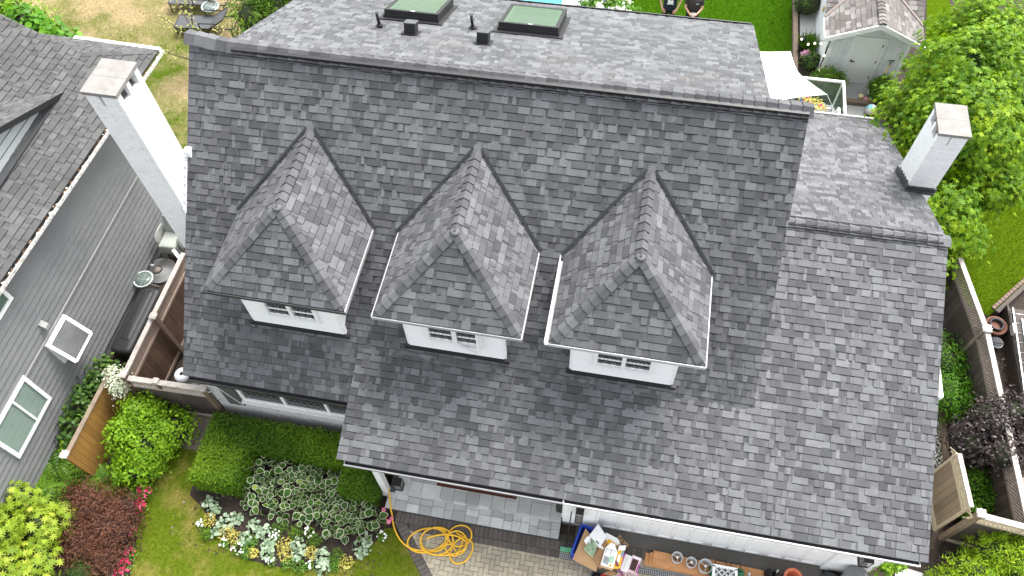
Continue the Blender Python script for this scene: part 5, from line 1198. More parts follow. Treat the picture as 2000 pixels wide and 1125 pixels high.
m = MB(); m.lathe([(.12,0),(.16,.05),(.07,.15),(.10,.3),(.05,.45),(.13,.55),(.001,.6)], (4.25,18.2,0), 12); solo(m, 'stone_ornament', CONC, 'pale stone garden ornament half hidden under the shade sail', 'ornament')
# ---------------------------------------------------------------- BACK LEFT: LOUNGERS
def lounger(lab, x, y, rz):
    t = thing('sun_lounger', lab, 'sun lounger', (0,0,0), 'black loungers on the dry lawn')
    SL = bpy.data.materials.get('sling_fabric') or mat('sling_fabric',(.055,.057,.06),.8,.1)
    m = MB(); m.box((-.45,0,.34), (1.2,.6,.02)); m.obj('seat', SL, t)
    m = MB(); m.box((.42,0,.52), (.72,.58,.02), M=Matrix.Rotation(-.55,3,'Y')); m.obj('backrest', SL, t)
    m = MB(); 
    for s in (-1,1): m.bar((-1.05,s*.31,.34),(.95,s*.31,.34),.03); m.bar((.15,s*.31,.34),(.72,s*.31,.72),.03)
    m.bar((-1.05,-.31,.34),(-1.05,.31,.34),.03); m.bar((.95,-.31,.34),(.95,.31,.34),.03); m.bar((.72,-.31,.72),(.72,.31,.72),.03); m.bar((.95,-.31,.34),(.7,.31,.34),.02); m.obj('frame', BLACK, t)
    for s in (-1,1):
        m = MB(); m.bar((-.15,s*.33,.56),(.42,s*.33,.56),.03); m.bar((-.15,s*.33,.56),(-.15,s*.33,.34),.025); m.obj('arm', BLACK, t)
        for xx in (-1.0,.85): 
            m = MB(); m.bar((xx,s*.3,0),(xx,s*.3,.34),.03); m.obj('leg', BLACK, t)
    return place(t, (x,y,0), rz)
lounger('nearer black lounger, wholly in view behind the yellow sapling', -14.25, 19.05, R(6)); lounger('farther black lounger cut off by the top edge', -14.95, 20.15, R(6))
def glass_table(lab, x, y, r, h):
    t = thing('side_table', lab, 'side table', (x,y,0)); FR_ = bpy.data.materials.get('pale_green_metal') or mat('pale_green_metal',(.42,.47,.44),.4,.1)
    m = MB(); m.tube([(x+r*math.cos(a*PI/12),y+r*math.sin(a*PI/12),h) for a in range(24)], .022, 6, closed=True)
    m.bar((x-r,y,h-.01),(x+r,y,h-.01),.022); m.bar((x,y-r,h-.012),(x,y+r,h-.012),.022); m.obj('rim', FR_, t)
    m = MB(); m.lathe([(.001,h-.004),(r-.01,h-.004),(r-.01,h+.004),(.001,h+.004)], (x,y,0), 24); m.obj('glass_top', glassmat('table_glass',(.22,.27,.25),.6) if 'table_glass' not in bpy.data.materials else bpy.data.materials['table_glass'], t)
    for k in range(3):
        a = k*2*PI/3+.5; m = MB(); m.tube([(x+.7*r*math.cos(a),y+.7*r*math.sin(a),h),(x+.15*r*math.cos(a),y+.15*r*math.sin(a),h*.55),(x+.9*r*math.cos(a),y+.9*r*math.sin(a),.015)], .016, 6); m.obj('leg', FR_, t)
glass_table('round glass topped side table between the two loungers', -14.35, 19.65, .28, .5)
# ---------------------------------------------------------------- SIDE YARD AT LEFT
glass_table('small pale round glass table beside the black cargo box', -11.95, 9.15, .24, .5)
t = thing('cargo_box', 'long black roof cargo box lying against the grey wall', 'cargo box', (-11.67,8.0,0))
def rbox(mb, x0, x1, y0, y1, z0, z1, r, m=0):
    def ring(i, z):
        P = []
        for cx, cy, a0 in ((x1-r,y1-r,0),(x0+r,y1-r,90),(x0+r,y0+r,180),(x1-r,y0+r,270)):
            for k in range(5): a = R(a0+k*22.5); P.append((cx+(r-i)*math.cos(a), cy+(r-i)*math.sin(a), z))
        return P
    rs = [ring(.03,z0), ring(0,z0+.05), ring(0,z0+(z1-z0)*.55), ring(.02,z1-.06), ring(.06,z1-.015), ring(.10,z1)]
    n = 20; V = [p for q in rs for p in q]; F = []
    for i in range(len(rs)-1):
        for k in range(n): F.append((i*n+k, i*n+(k+1) % n, (i+1)*n+(k+1) % n, (i+1)*n+k))
    F.append([(len(rs)-1)*n+k for k in range(n)]); F.append([k for k in range(n)][::-1]); mb.add(V, F, m, True)
m = MB(); rbox(m, -11.98,-11.38,7.05,9.0,.17,.46,.16); m.obj('lid', mat('black_plastic',(.016,.016,.017),.55,.2,6,.15,90), t)
m = MB(); rbox(m, -11.97,-11.39,7.06,8.99,.0,.2,.15); m.obj('base_shell', BLACK, t)
m = MB(); rbox(m, -11.86,-11.50,7.35,8.9,.40,.478,.12); m.obj('lid_ridge', bpy.data.materials['black_plastic'], t)
t = thing('umbrella_base', 'grey round disc with raised centre ring on the mulch', 'disc', (-11.92,9.72,0))
m = MB(); m.lathe([(.001,.0),(.40,.0),(.41,.05),(.40,.075),(.24,.10),(.235,.12),(.001,.12)], (-11.90,9.72,0), 32); m.obj('disc', mat('disc_grey',(.23,.23,.225),.6,.12), t)
m = MB(); m.tube([(-11.95+.11*math.cos(a*PI/10),9.70+.11*math.sin(a*PI/10),.14) for a in range(20)], .022, 6, closed=True); m.obj('ring', mat('ring_brown',(.07,.055,.045),.6), t)
m = MB(); m.lathe([(.001,.12),(.10,.12),(.08,.16),(.001,.165)], (-11.95,9.70,0), 18); m.obj('hub', mat('hub_tan',(.24,.20,.175),.6), t)
m = MB(); m.bar((-12.12,9.75,.24),(-12.02,9.74,.25),.03); m.tube([(-12.07,9.74,.12),(-12.07,9.745,.24)], .02, 6); solo(m, 'garden_tap', OFFW, 'small white cross handle standing by the grey disc', 'tap')
CHW = mat('sage_plastic',(.30,.315,.285),.5,.06,3)
def plastic_chair():
    t = thing('plastic_chair', 'x', 'chair', (0,0,0), 'stacked plastic chairs beside the chimney')
    m = MB(); w = .24
    prof = [(-.30,-.07),(-.285,-.02),(-.25,0),(-.1,-.012),(.2,-.02)]
    V = [(x,y,z) for x in (-w,w) for (y,z) in prof] + [(x,y,z-.025) for x in (-w,w) for (y,z) in prof]; n = len(prof)
    m.add(V, [(i,n+i,n+i+1,i+1) for i in range(n-1)]+[(2*n+i,2*n+i+1,3*n+i+1,3*n+i) for i in range(n-1)]+[(0,1,2*n+1,2*n)], 0, True)
    for s in (0,1):
        for i in range(n-1): a = s*n+i; m.add([V[a],V[a+1],V[2*n+a+1],V[2*n+a]], [(0,1,2,3)])
    m.box((0,-.296,-.075), (2*w,.012,.03)); m.obj('seat', CHW, t)
    m = MB(); m.prism([(-w,.2,-.03),(w,.2,-.03),(w*.95,.38,.46),(-w*.95,.38,.46)], (0,.025,.008)); m.obj('backrest', CHW, t)
    for s in (-1,1):
        m = MB(); m.tube([(s*.29,-.22,-.12),(s*.30,-.2,.12),(s*.31,-.14,.21),(s*.31,.05,.23),(s*.29,.28,.24)], .022, 7); m.obj('arm', CHW, t)
        for (y0, y1) in ((-.24,-.28),(.18,.30)):
            m = MB(); m.tube([(s*.24,y0,-.03),(s*.28,y1,-.42)], [.03,.02], 7); m.obj('leg', CHW, t)
    return t
pc = plastic_chair()
for k in range(6):
    o = pc if k == 0 else dup(pc); place(o, (-11.62+.004*k, 10.42-.012*k, .42+.062*k), R(1.5))
    o['label'] = 'grey green plastic chair in the middle of the stack beside the chimney'
    if k == 5: o['label'] = 'topmost grey green plastic chair of the stack, its seat in full view'
    if k == 0: o['label'] = 'lowest grey green plastic chair of the stack, standing on the mulch'
m = MB(); m.bar((-11.2,9.85,1.0),(-10.55,9.3,1.62),.09,.05); solo(m, 'leaning_board', OFFW, 'pale board leaning between the chair stack and the fence', 'board')
t = thing('plastic_sheet_bundle', 'white plastic wrapped bundle behind the dark garden gate', 'bundle', (-9.3,6.6,0))
m = MB(); nr = 26
V = []; F = []
for i in range(11):
    for k in range(nr):
        a = 2*PI*k/nr; h = i/10; r = .58*(1-.55*h**2)*(1+.10*math.sin(5*a+3*h)+.05*math.sin(11*a-6*h)); V.append((-9.35+r*.75*math.cos(a), 6.75+r*1.1*math.sin(a), 1.05*h+.06*math.sin(3*a)))
for i in range(10):
    for k in range(nr): F.append((i*nr+k, i*nr+(k+1) % nr, (i+1)*nr+(k+1) % nr, (i+1)*nr+k))
F.append([10*nr+k for k in range(nr)]); m.add(V, F, 0, True); m.obj('plastic_wrap', mat('white_plastic',(.62,.64,.65),.3,.12,8,.5,12), t)
m = MB(); m.lathe([(.001,1.1),(.19,1.1),(.17,1.26),(.05,1.28),(.04,1.2),(.001,1.2)], (-9.42,6.45,0), 18); m.obj('bucket', mat('white_bucket',(.72,.73,.74),.5), t)
m = MB(); m.lathe([(.001,1.2),(.035,1.2),(.035,1.285),(.001,1.285)], (-9.42,6.45,0), 8); m.obj('bucket_hole', BLACK, t)
m = MB(); m.box((-9.3,6.95,1.16), (.16,.12,.1), .4); m.obj('brick_weight', mat('terracotta',(.28,.08,.035),.8,.2), t)
# ---------------------------------------------------------------- PORCH AND DRIVEWAY OBJECTS
lt = thing('floor_lantern', 'black metal floor lantern on the porch step beside the white post', 'lantern', (-3.98,5.02,.34)); lantern('lantern_frame', (-3.97,5.02,.36), (.17,.34), lt)
m = MB(); m.bb(-3.16,-1.36,5.20,5.95,.346,.365); solo(m, 'door_mat', mat('mat_brown',(.06,.014,.006),.9,.3,20,.5,80), 'long reddish brown mat half hidden by the porch eave', 'door mat')
t = thing('garden_hose', 'long yellow hose coiled on the pavers and running up to the porch post', 'hose', (-2.6,4.1,.03))
def circ(cx, cy, rx, ry, a0, a1, n=22, rot=0, z=.05):
    out = []
    for i in range(n+1):
        a = R(a0+(a1-a0)*i/n); x, y = rx*math.cos(a), ry*math.sin(a); c, s = math.cos(rot), math.sin(rot)
        out.append((cx+x*c-y*s, cy+x*s+y*c, z+.012*math.sin(i*.7)))
    return out
def smooth(P, it=2):
    P = [Vector(p) for p in P]
    for _ in range(it):
        Q = [P[0]]
        for a, b in zip(P, P[1:]): Q += [a*.75+b*.25, a*.25+b*.75]
        P = Q+[P[-1]]
    return P
HOSE = mat('yellow_hose',(.70,.40,.025),.4,.08,4)
path = [(-4.26,5.02,.42),(-4.2,4.92,.30),(-4.13,4.72,.22),(-4.07,4.54,.21),(-4.03,4.46,.08),(-3.98,4.3,.05),(-3.86,4.1,.05),(-3.68,3.92,.05),(-3.45,3.82,.05),(-3.15,3.82,.05),(-2.9,3.9,.05)]
path2 = path + circ(-2.98,4.1,.30,.26,-30,330,22,.3,.06) + circ(-2.92,4.08,.36,.30,-10,350,22,.1,.075) + circ(-3.15,4.06,.42,.26,0,330,20,.35,.05)
m = MB(); m.tube(smooth(path2,1), .019, 7); 
p3 = circ(-2.45,4.28,.26,.23,200,560,24,.5,.06) + circ(-2.5,4.1,.24,.27,-60,290,22,0,.075) + circ(-2.35,3.98,.22,.30,120,430,22,-.4,.05) + [(-2.62,4.35,.06)]
m.tube(smooth(p3,1), .019, 7); p4 = circ(-2.75,4.02,.5,.22,180,500,24,.2,.09); m.tube(smooth(p4,1), .019, 7); m.obj('hose', HOSE, t)
m = MB(); m.bar((-2.70,4.28,.07),(-2.58,4.30,.07),.035); m.bar((-2.6,4.28,.08),(-2.56,4.36,.08),.03); m.obj('nozzle', mat('nozzle_grey',(.12,.13,.14),.3,metal=.6), t)
t = thing('broom', 'push broom with black handle and green head leaning on the white wall', 'broom', (-.13,4.4,.03))
m = MB(); m.tube([(-.13,4.42,.10),(-.12,4.93,1.08)], .013, 8); m.obj('handle', BLACK, t)
m = MB(); m.box((-.12,4.39,.10), (.26,.09,.05), .05); m.obj('head', mat('broom_green',(.10,.36,.20),.5), t)
m = MB()
for i in range(60): x = -.24+.24*RNG.random(); y = 4.36+.07*RNG.random(); m.bar((x,y,.085),(x+RNG.uniform(-.03,.03),y-.05*RNG.random(),.032),.008)
m.obj('bristles', mat('bristle',(.36,.31,.22),.9), t)
t = thing('recycling_bin', 'blue plastic recycling box overflowing with cardboard', 'bin', (.35,4.5,.03))
BLUE = mat('blue_plastic',(.012,.05,.36),.4,.08); bT = Matrix.Rotation(-.2,3,'Z')
m = MB(); cx, cy = .36, 4.51
for (px, py, sx, sy) in ((-.29,0,.03,.64),(.29,0,.03,.64),(0,-.31,.55,.03),(0,.31,.55,.03)): m.box(Vector((cx,cy,.22))+bT@Vector((px,py,0)), (sx,sy,.37), M=bT)
m.box(Vector((cx,cy,.05)), (.58,.70,.02), M=bT); m.obj('tub', BLUE, t)
m = MB()
for (px, py, sx, sy) in ((-.30,0,.04,.70),(.30,0,.04,.70),(0,-.335,.56,.04),(0,.335,.56,.04)): m.box(Vector((cx,cy,.415))+bT@Vector((px,py,0)), (sx,sy,.03), M=bT)
m.obj('rim', BLUE, t)
KRAFT = mat('kraft_card',(.42,.26,.13),.8,.1,4); KRAFTD = mat('kraft_card_dark',(.30,.17,.08),.8,.12,4); CARDW = mat('white_card',(.78,.78,.77),.5,.03); YEL = mat('yellow_card',(.72,.40,.02),.5,.05); GRAPH = mat('graphic_green',(.16,.24,.13),.5,.7,14,dirt=(.45,.52,.36),dscale=9,damt=.9); INK = mat('ink',(.03,.03,.03),.6); PINK = mat('magenta_card',(.45,.015,.30),.5); RED = mat('red_plastic',(.55,.012,.02),.35); PALEG = mat('pale_green_print',(.35,.55,.38),.5)
def panel(name, lab, pts, m, th=.02, extra=(), cat='cardboard'):
    """a flattened carton: pts are its top corners"""
    t = thing(name, lab, cat, tuple(pts[0]))
    b = MB(); b.prism(pts, (0,0,-th)); b.obj('board', m, t)
    A, B, D = Vector(pts[0]), Vector(pts[1]), Vector(pts[-1]); nz = (B-A).cross(D-A).normalized(); nz = nz if nz.z > 0 else -nz
    for (nm, mm, uv) in extra:
        q = MB(); q.prism([A+(B-A)*u+(D-A)*v+nz*.002 for u, v in uv], nz*.002); q.obj(nm, mm, t)
    return t
sq = lambda a, b, c, d: [(a,c),(b,c),(b,d),(a,d)]
panel('cardboard_sheet','plain brown cardboard sheet at the left of the overflowing recycling box',[(.04,4.13,.44),(.56,3.97,.44),(.64,4.42,.52),(.22,4.80,.5)],KRAFT)
panel('printed_box','white carton panel with black print standing at the back of the recycling box',[(.30,4.62,.58),(.56,4.42,.60),(.68,4.66,.68),(.47,4.9,.66)],CARDW,.02,(('print',INK,[(.55,.12),(.8,.12),(.8,.42),(.55,.42)]),('print',CARDW,[(.60,.18),(.75,.18),(.75,.24),(.60,.24)]),('print',CARDW,[(.60,.3),(.75,.3),(.75,.36),(.60,.36)]),('print',mat('faint_print',(.5,.5,.5),.6),sq(.12,.4,.6,.62)),('print',bpy.data.materials['faint_print'],sq(.12,.45,.7,.715))),'box')
panel('leaf_print_box','carton with a dark green leaf picture in the recycling box',[(.24,4.35,.57),(.46,4.20,.52),(.52,4.48,.6),(.36,4.6,.6)],GRAPH,.03,(('picture',PALEG,[(.5,.0),(.9,.1),(.7,.45),(.4,.3)]),('picture',YEL,sq(.75,.9,.03,.2))),'box')
panel('white_flap','small white pentagon flap of card among the cartons',[(.22,4.52,.58),(.30,4.42,.57),(.36,4.5,.6),(.34,4.6,.6),(.28,4.62,.6)],CARDW,.012)
panel('yellow_carton','white carton with yellow side behind the open brown one',[(.52,4.45,.62),(.62,4.4,.62),(.98,4.58,.60),(.92,4.68,.6),(.66,4.76,.62)],CARDW,.06,(('side',YEL,[(.2,.3),(2.2,.25),(2.9,.75),(1.2,.8)]),),'box')
panel('open_carton','open brown carton leaning over the front of the recycling box',[(.46,4.22,.55),(.63,4.02,.48),(.80,4.35,.62),(.66,4.62,.66)],KRAFTD,.04,(('flap',KRAFT,[(.35,.02),(.97,.05),(.95,.35),(.6,.5)]),('mark',INK,sq(.2,.23,.4,.5)),('mark',INK,sq(.35,.40,.7,.73))),'box')
panel('tool_carton','white carton with a sketch and green tool picture, on top of the heap',[(.62,4.05,.66),(.88,4.02,.66),(.94,4.36,.72),(.86,4.52,.74),(.78,4.54,.74),(.68,4.42,.72)],CARDW,.10,(('picture',PALEG,[(.45,.3),(.9,.32),(.85,.7),(.5,.62)]),('picture',mat('sketch_grey',(.28,.3,.3),.6,.5,20),[(.08,.2),(.55,.15),(.5,.55),(.1,.6)]),('picture',YEL,[(.6,.1),(.85,.1),(.72,.32)]),('line',INK,sq(.1,.13,.72,1.02)),('line',INK,sq(.1,.85,.95,.965)),('line',INK,sq(.5,.53,.7,1.0)),('base',KRAFT,sq(0,1,-.06,.05))),'box')
panel('yellow_box','yellow printed carton leaning at the right of the white tool carton',[(.88,4.06,.60),(1.04,4.1,.58),(1.08,4.46,.64),(.95,4.52,.68)],YEL,.09,(('print',CARDW,sq(.25,.6,.25,.6)),('print',mat('blue_print',(.12,.3,.45),.5),sq(.65,.9,.5,.75)),('top',CARDW,sq(.05,.95,.78,1.0)),('print',INK,sq(.2,.8,.1,.13))),'box')
t = thing('magenta_carton','white carton with a magenta edge beside the cardboard heap','box',(1.12,4.3,.03))
m = MB(); mt = Matrix.Rotation(-.22,3,'Z'); m.box((1.13,4.29,.17), (.22,.36,.28), M=mt); m.obj('carton', CARDW, t)
m = MB(); m.box(Vector((1.13,4.29,.313))+mt@Vector((-.075,0,0)), (.07,.358,.004), M=mt); m.obj('stripe', PINK, t)
m = MB(); 
for k in range(3): m.box(Vector((1.13,4.29,.317))+mt@Vector((-.075,-.10+k*.07,0)), (.03,.045,.004), M=mt)
m.box(Vector((1.13,4.29,.313))+mt@Vector((.02,0,0)), (.008,.26,.003), M=mt, m=1); m.obj('print', [mat('pink_print',(.8,.45,.7),.5), bpy.data.materials['faint_print']], t)
t = thing('window_carton','pink edged carton with a dark open window beside the magenta one','box',(1.32,4.3,.03))
m = MB(); m.box((1.34,4.29,.14), (.2,.38,.22), M=mt); m.obj('carton', mat('pale_pink_card',(.68,.5,.55),.5), t)
m = MB(); m.box(Vector((1.34,4.29,.252))+mt@Vector((-.01,.0,0)), (.13,.24,.004), M=mt); m.obj('window', mat('dark_maroon',(.05,.015,.015),.5), t)
m = MB(); m.box(Vector((1.34,4.29,.252))+mt@Vector((0,.16,0)), (.18,.04,.004), M=mt); m.box(Vector((1.34,4.29,.252))+mt@Vector((.085,-.03,0)), (.025,.2,.004), M=mt, m=1); m.obj('print', [CARDW, PINK], t)
m = MB(); zz = .04
m.prism([(.97,4.93,.045),(1.20,4.73,.045),(1.07,4.54,.045),(.84,4.70,.045)], (0,0,.02)); t = thing('card_insert','square brown moulded card insert with cut slots lying on the dark apron','card',(1.02,4.73,.04)); m.obj('board', mat('insert_card',(.33,.22,.12),.85,.1), t)
m = MB()
for (a, b) in (((.93,4.83),(1.06,4.86)),((1.08,4.84),(1.05,4.74)),((1.12,4.74),(1.16,4.66)),((.96,4.74),(.9,4.68)),((1.0,4.73),(1.1,4.71)),((.98,4.66),(1.06,4.6)),((1.02,4.76),(.97,4.68)),((.9,4.74),(.95,4.8))): m.bar((a[0],a[1],.067),(b[0],b[1],.067),.022,.004)
m.obj('slot', mat('slot_dark',(.10,.06,.035),.9), t)
m = MB(); m.lathe([(.001,.03),(.10,.03),(.13,.22),(.12,.22),(.09,.05),(.001,.05)], (.60,3.93,0), 18); solo(m,'black_bucket',BLACK,'black round bucket below the cardboard heap at the bottom edge','bucket')
m = MB(); m.lathe([(.001,.03),(.10,.03),(.14,.24),(.125,.24),(.09,.05),(.001,.05)], (.80,3.90,0), 18); solo(m,'red_bowl',RED,'bright red plastic bowl at the bottom edge below the cartons','bowl')
panel('brown_carton','low brown carton flap above the red bowl',[(.72,4.0,.30),(.98,3.96,.30),(1.0,4.05,.33),(.86,4.08,.33)],KRAFTD,.1,(),'box')
t = thing('pink_doll_packaging','crumpled pink and clear toy packaging below the magenta carton','packaging',(1.05,3.95,.03))
P, nn, tone = clumps(26, 5, [((1.0,3.95,.2),(.14,.1,.12)),((1.24,4.0,.18),(.16,.12,.12))], .03, .8); leaves('wrapping', P, nn, LEAF, .085, leafmat('pink_wrap',[(0,(.7,.2,.35)),(.4,(.75,.45,.55)),(.7,(.6,.58,.55)),(1,(.8,.8,.8))],.25), tone, t)
m = MB(); m.prism([(.93,3.88,.22),(1.05,3.9,.25),(1.08,4.05,.3),(1.0,4.05,.3)], (0,0,-.03)); m.obj('pink_sleeve', mat('pink_plastic',(.75,.30,.42),.4), t)
m = MB(); m.bar((.92,4.2,.68),(1.1,4.0,.4),.035,.03); m.obj('wand', mat('plum_plastic',(.16,.03,.08),.4), t)
t = thing('saucer','dark round saucer at the bottom edge below the toy packaging','saucer',(1.05,3.78,.03)); m = MB(); m.lathe([(.001,.03),(.15,.03),(.16,.1),(.08,.13),(.001,.13)], (1.07,3.82,0), 18); m.obj('disc', BLACK, t)
# planks
WOODO = mat('orange_plank',(.50,.245,.10),.65,.16,5,.15,30,dirt=(.30,.13,.05),dscale=7,damt=.6)
for i, (x0, x1, y0, y1, z, rz, lab) in enumerate(((1.56,2.9,4.36,4.62,.05,-.0,'lowest orange plank of the pile, its end showing furthest left'),(1.66,3.0,4.35,4.64,.085,0,'second orange plank in the pile, set back from the lowest one'),(1.72,2.98,4.37,4.68,.12,0,'top left orange plank carrying the three lampshades'),(2.9,4.04,4.34,4.72,.075,-.0,'right hand orange plank under the green box'),(2.84,4.1,4.30,4.62,.11,-.02,'orange plank with the glass bulbs standing on it'))):
    m = MB(); m.box(((x0+x1)/2,(y0+y1)/2-.012*i*0,z), (x1-x0,y1-y0,.034), -.03+rz); solo(m, 'wooden_plank', WOODO, lab, 'plank', 'stacked orange planks on the driveway')
SHD = glassmat('frosted_shade',(.62,.63,.63),.35,.25)
for i, (x, y, r, h, lab) in enumerate(((2.21,4.60,.12,.17,'leftmost grey lampshade upturned on the planks'),(2.51,4.55,.115,.17,'middle and smallest grey lampshade upturned on the planks'),(2.80,4.52,.15,.2,'largest grey lampshade upturned on the planks, nearest the green box'))):
    t = thing('lampshade', lab, 'lampshade', (x,y,.14), 'grey lampshades on the planks')
    m = MB(); m.lathe([(r*.82,.14),(r,.14+h),(r-.014,.14+h),(r*.82-.014,.14)], (x,y,0), 28); m.obj('shade', mat('shade_grey',(.42,.43,.43),.5,.08) if i == 0 else bpy.data.materials['shade_grey'], t)
    m = MB()
    for k in range(3): a = k*2.094+.6+i; m.bar((x,y,.14+h*.8),(x+r*.95*math.cos(a),y+r*.95*math.sin(a),.14+h*.9),.009)
    m.obj('spider', OFFW, t)
    m = MB(); m.tube([(x,y,.15),(x,y,.14+h*.85)], .018, 8); m.ball((x,y,.14+h*.9), .028, 1, 8); m.obj('lamp_holder', [mat('holder',(.2,.18,.16),.5) if i == 0 else bpy.data.materials['holder'], CARDW], t)
GREENB = mat('green_plastic',(.022,.12,.05),.45,.1)
t = thing('green_crate', 'dark green plastic crate under the white filter at the bottom edge', 'crate', (3.2,4.4,.1))
m = MB(); rbox(m, 2.9,3.62,4.0,4.62,.12,.34,.08); m.obj('crate', GREENB, t)
m = MB(); m.tube([(2.98,4.6,.36),(3.0,4.68,.34),(3.2,4.69,.34),(3.22,4.6,.36)], .012, 6); m.tube([(3.3,4.6,.36),(3.32,4.68,.34),(3.5,4.69,.34),(3.52,4.6,.36)], .012, 6); m.obj('handle', BLACK, t)
t = thing('air_filter', 'white framed air filter with diamond grid on the green crate', 'filter', (3.2,4.4,.35))
fT = Matrix.Rotation(-.02,3,'Z'); m = MB(); fo = Vector((3.19,4.30,.375)); w_, h_ = .46, .5
for (px, py, sx, sy) in ((-w_/2,0,.05,h_),(w_/2,0,.05,h_),(0,-h_/2,w_+.05,.05),(0,h_/2,w_+.05,.05)): m.box(fo+Vector((px,py,0)), (sx,sy,.05))
for k in range(-4,5):
    for sg in (1,-1):
        p, q = Vector((k*.125-.24*sg,-.24,.02)), Vector((k*.125+.24*sg,.24,.02)); dxy = q-p; t0, t1 = 0, 1
        for lim in (-.23,.23):
            if (p.x-lim)*(q.x-lim) < 0:
                tt = (lim-p.x)/(q.x-p.x)
                if p.x < -.23 or p.x > .23:
                    if (abs(lim-p.x) < abs(lim-q.x)) or abs(p.x) > .23 and ((p.x < lim == -.23) or (p.x > lim == .23)): t0 = max(t0, tt)
                if (q.x > .23 and lim == .23) or (q.x < -.23 and lim == -.23): t1 = min(t1, tt)
        if t1-t0 > .05 and abs(p.x+dxy.x*t0) < .24 and abs(p.x+dxy.x*t1) < .24: m.bar(fo+p+dxy*t0, fo+p+dxy*t1, .016, .008)
m.obj('filter_frame', CARDW, t)
m = MB()
for k in range(23): m.box(fo+Vector((-.22+k*.02,0,-.004)), (.010,h_-.05,.03), m=k % 2)
m.obj('pleats', [mat('pleat_grey',(.30,.31,.32),.8), mat('pleat_dark',(.12,.125,.13),.8)], t)
for i, (x, y, lab) in enumerate(((3.62,4.45,'leftmost dusty glass bulb on the right hand plank'),(3.72,4.55,'glass bulb with a silver base, rear one on the right hand plank'),(3.84,4.47,'dull glass bulb in the middle of the right hand plank'),(3.95,4.52,'white topped bulb at the plank end beside the black case'))):
    t = thing('light_bulb', lab, 'bulb', (x,y,.13), 'bulbs standing on the plank'); m = MB(); m.lathe([(.001,.13),(.03,.14),(.045,.19),(.025,.23),(.001,.235)], (x,y,0), 12); m.obj('glass', mat('bulb_glass',(.42,.40,.37),.15,.2) if i == 0 else bpy.data.materials['bulb_glass'], t)
    m = MB(); m.lathe([(.02,.225),(.018,.27),(.001,.272)], (x,y,0), 10); m.obj('base', mat('bulb_base',(.7,.7,.7),.3,metal=.6) if i == 0 else bpy.data.materials['bulb_base'], t)
t = thing('black_case', 'black upright case at the right end of the planks', 'case', (4.17,4.55,.03)); m = MB(); rbox(m, 4.08,4.28,4.2,4.74,.03,.35,.06); m.obj('case', BLACK, t); m = MB(); m.tube([(4.12,4.45,.35),(4.13,4.46,.40),(4.22,4.46,.40),(4.23,4.45,.35)], .012, 6); m.obj('handle', BLACK, t)
m = MB(); m.lathe([(.001,.03),(.14,.03),(.13,.12),(.175,.42),(.19,.44),(.185,.47),(.15,.47),(.14,.43),(.10,.12),(.001,.12)], (4.56,4.58,0), 26); solo(m,'clay_pot',mat('orange_clay',(.52,.13,.055),.7,.12,5,dirt=(.55,.3,.2),dscale=4,damt=.4),'tall orange clay pot on the driveway by the garage door','pot')
m = MB(); m.bar((4.28,4.68,.04),(4.36,4.78,.05),.03); solo(m,'white_scrap',CARDW,'small white scrap on the pavers beside the clay pot','scrap')
t = thing('rubbish_bin', 'grey metal dustbin with ridged lid under the corner lantern', 'bin', (5.75,4.72,0))
MT = mat('zinc',(.20,.205,.21),.4,.15,8,metal=.5); m = MB(); m.tube([(5.75,4.72,0),(5.75,4.72,.68)], [.2,.24], 24); m.obj('drum', MT, t)
m = MB(); m.lathe([(.26,.66),(.26,.70),(.22,.73),(.20,.72),(.12,.77),(.001,.78)], (5.75,4.72,0), 28); m.obj('lid', MT, t)
m = MB(); m.tube([(5.69,4.72,.78),(5.70,4.72,.82),(5.80,4.72,.82),(5.81,4.72,.78)], .012, 6); m.obj('handle', BLACK, t)
t = thing('coiled_hose', 'dark coiled hose on the ground beside the metal dustbin', 'hose', (5.42,4.75,0)); m = MB()
for k in range(5): m.tube([(5.42+(.2-.02*k)*math.cos(a*PI/12),4.72+(.2-.02*k)*math.sin(a*PI/12),.06+.04*k) for a in range(24)], .018, 6, closed=True)
m.obj('coil', mat('dark_hose',(.05,.055,.06),.45), t)
# ---------------------------------------------------------------- RIGHT SIDE STRIP
t = thing('planter_wall', 'low dark timber wall with brick edge dividing the lawn from the right hand strip', 'wall', (9.9,12,0))
m = MB(); m.bar((9.52,11.95,.15),(10.6,13.2,.15),.10,.30); m.obj('wall_timber', BROWND, t)
m = MB()
for i in range(14): s = i/14; m.box((9.50+1.1*s-.06,11.98+1.25*s+.06,.33), (.10,.08,.05), .85+RNG.uniform(-.1,.1))
m.obj('brick_edge', mat('brick_edge',(.14,.095,.075),.9,.3,6), t)
t = thing('storage_rack', 'low dark timber rack under the aluminium ladder', 'rack', (9.95,10.6,0)); m = MB(); m.bb(9.72,10.6,9.0,12.1,0,.30); m.bb(9.70,9.74,9.0,12.1,.30,.44); m.obj('rack', BROWND, t)
t = thing('ladder', 'aluminium extension ladder lying on its side at the right frame edge', 'ladder', (9.8,10.7,.45))
ALU = mat('aluminium',(.33,.335,.34),.35,.1,5,metal=.5)
m = MB()
for x in (9.70,10.12): m.bar((x,8.9,.52),(x+.06,11.95,.52),.03,.09)
m.bar((9.82,8.9,.62),(9.88,11.6,.62),.03,.08); m.bar((10.02,8.9,.62),(10.08,11.6,.62),.03,.08); m.obj('side_rail', ALU, t)
for k in range(11):
    m = MB(); y = 9.1+k*.27; m.tube([(9.70,y,.52),(10.15,y,.52)], .018, 7); m.obj('rung', ALU, t)
m = MB(); m.bb(9.66,9.74,11.2,11.45,.46,.62); m.obj('end_cap', OFFW, t)
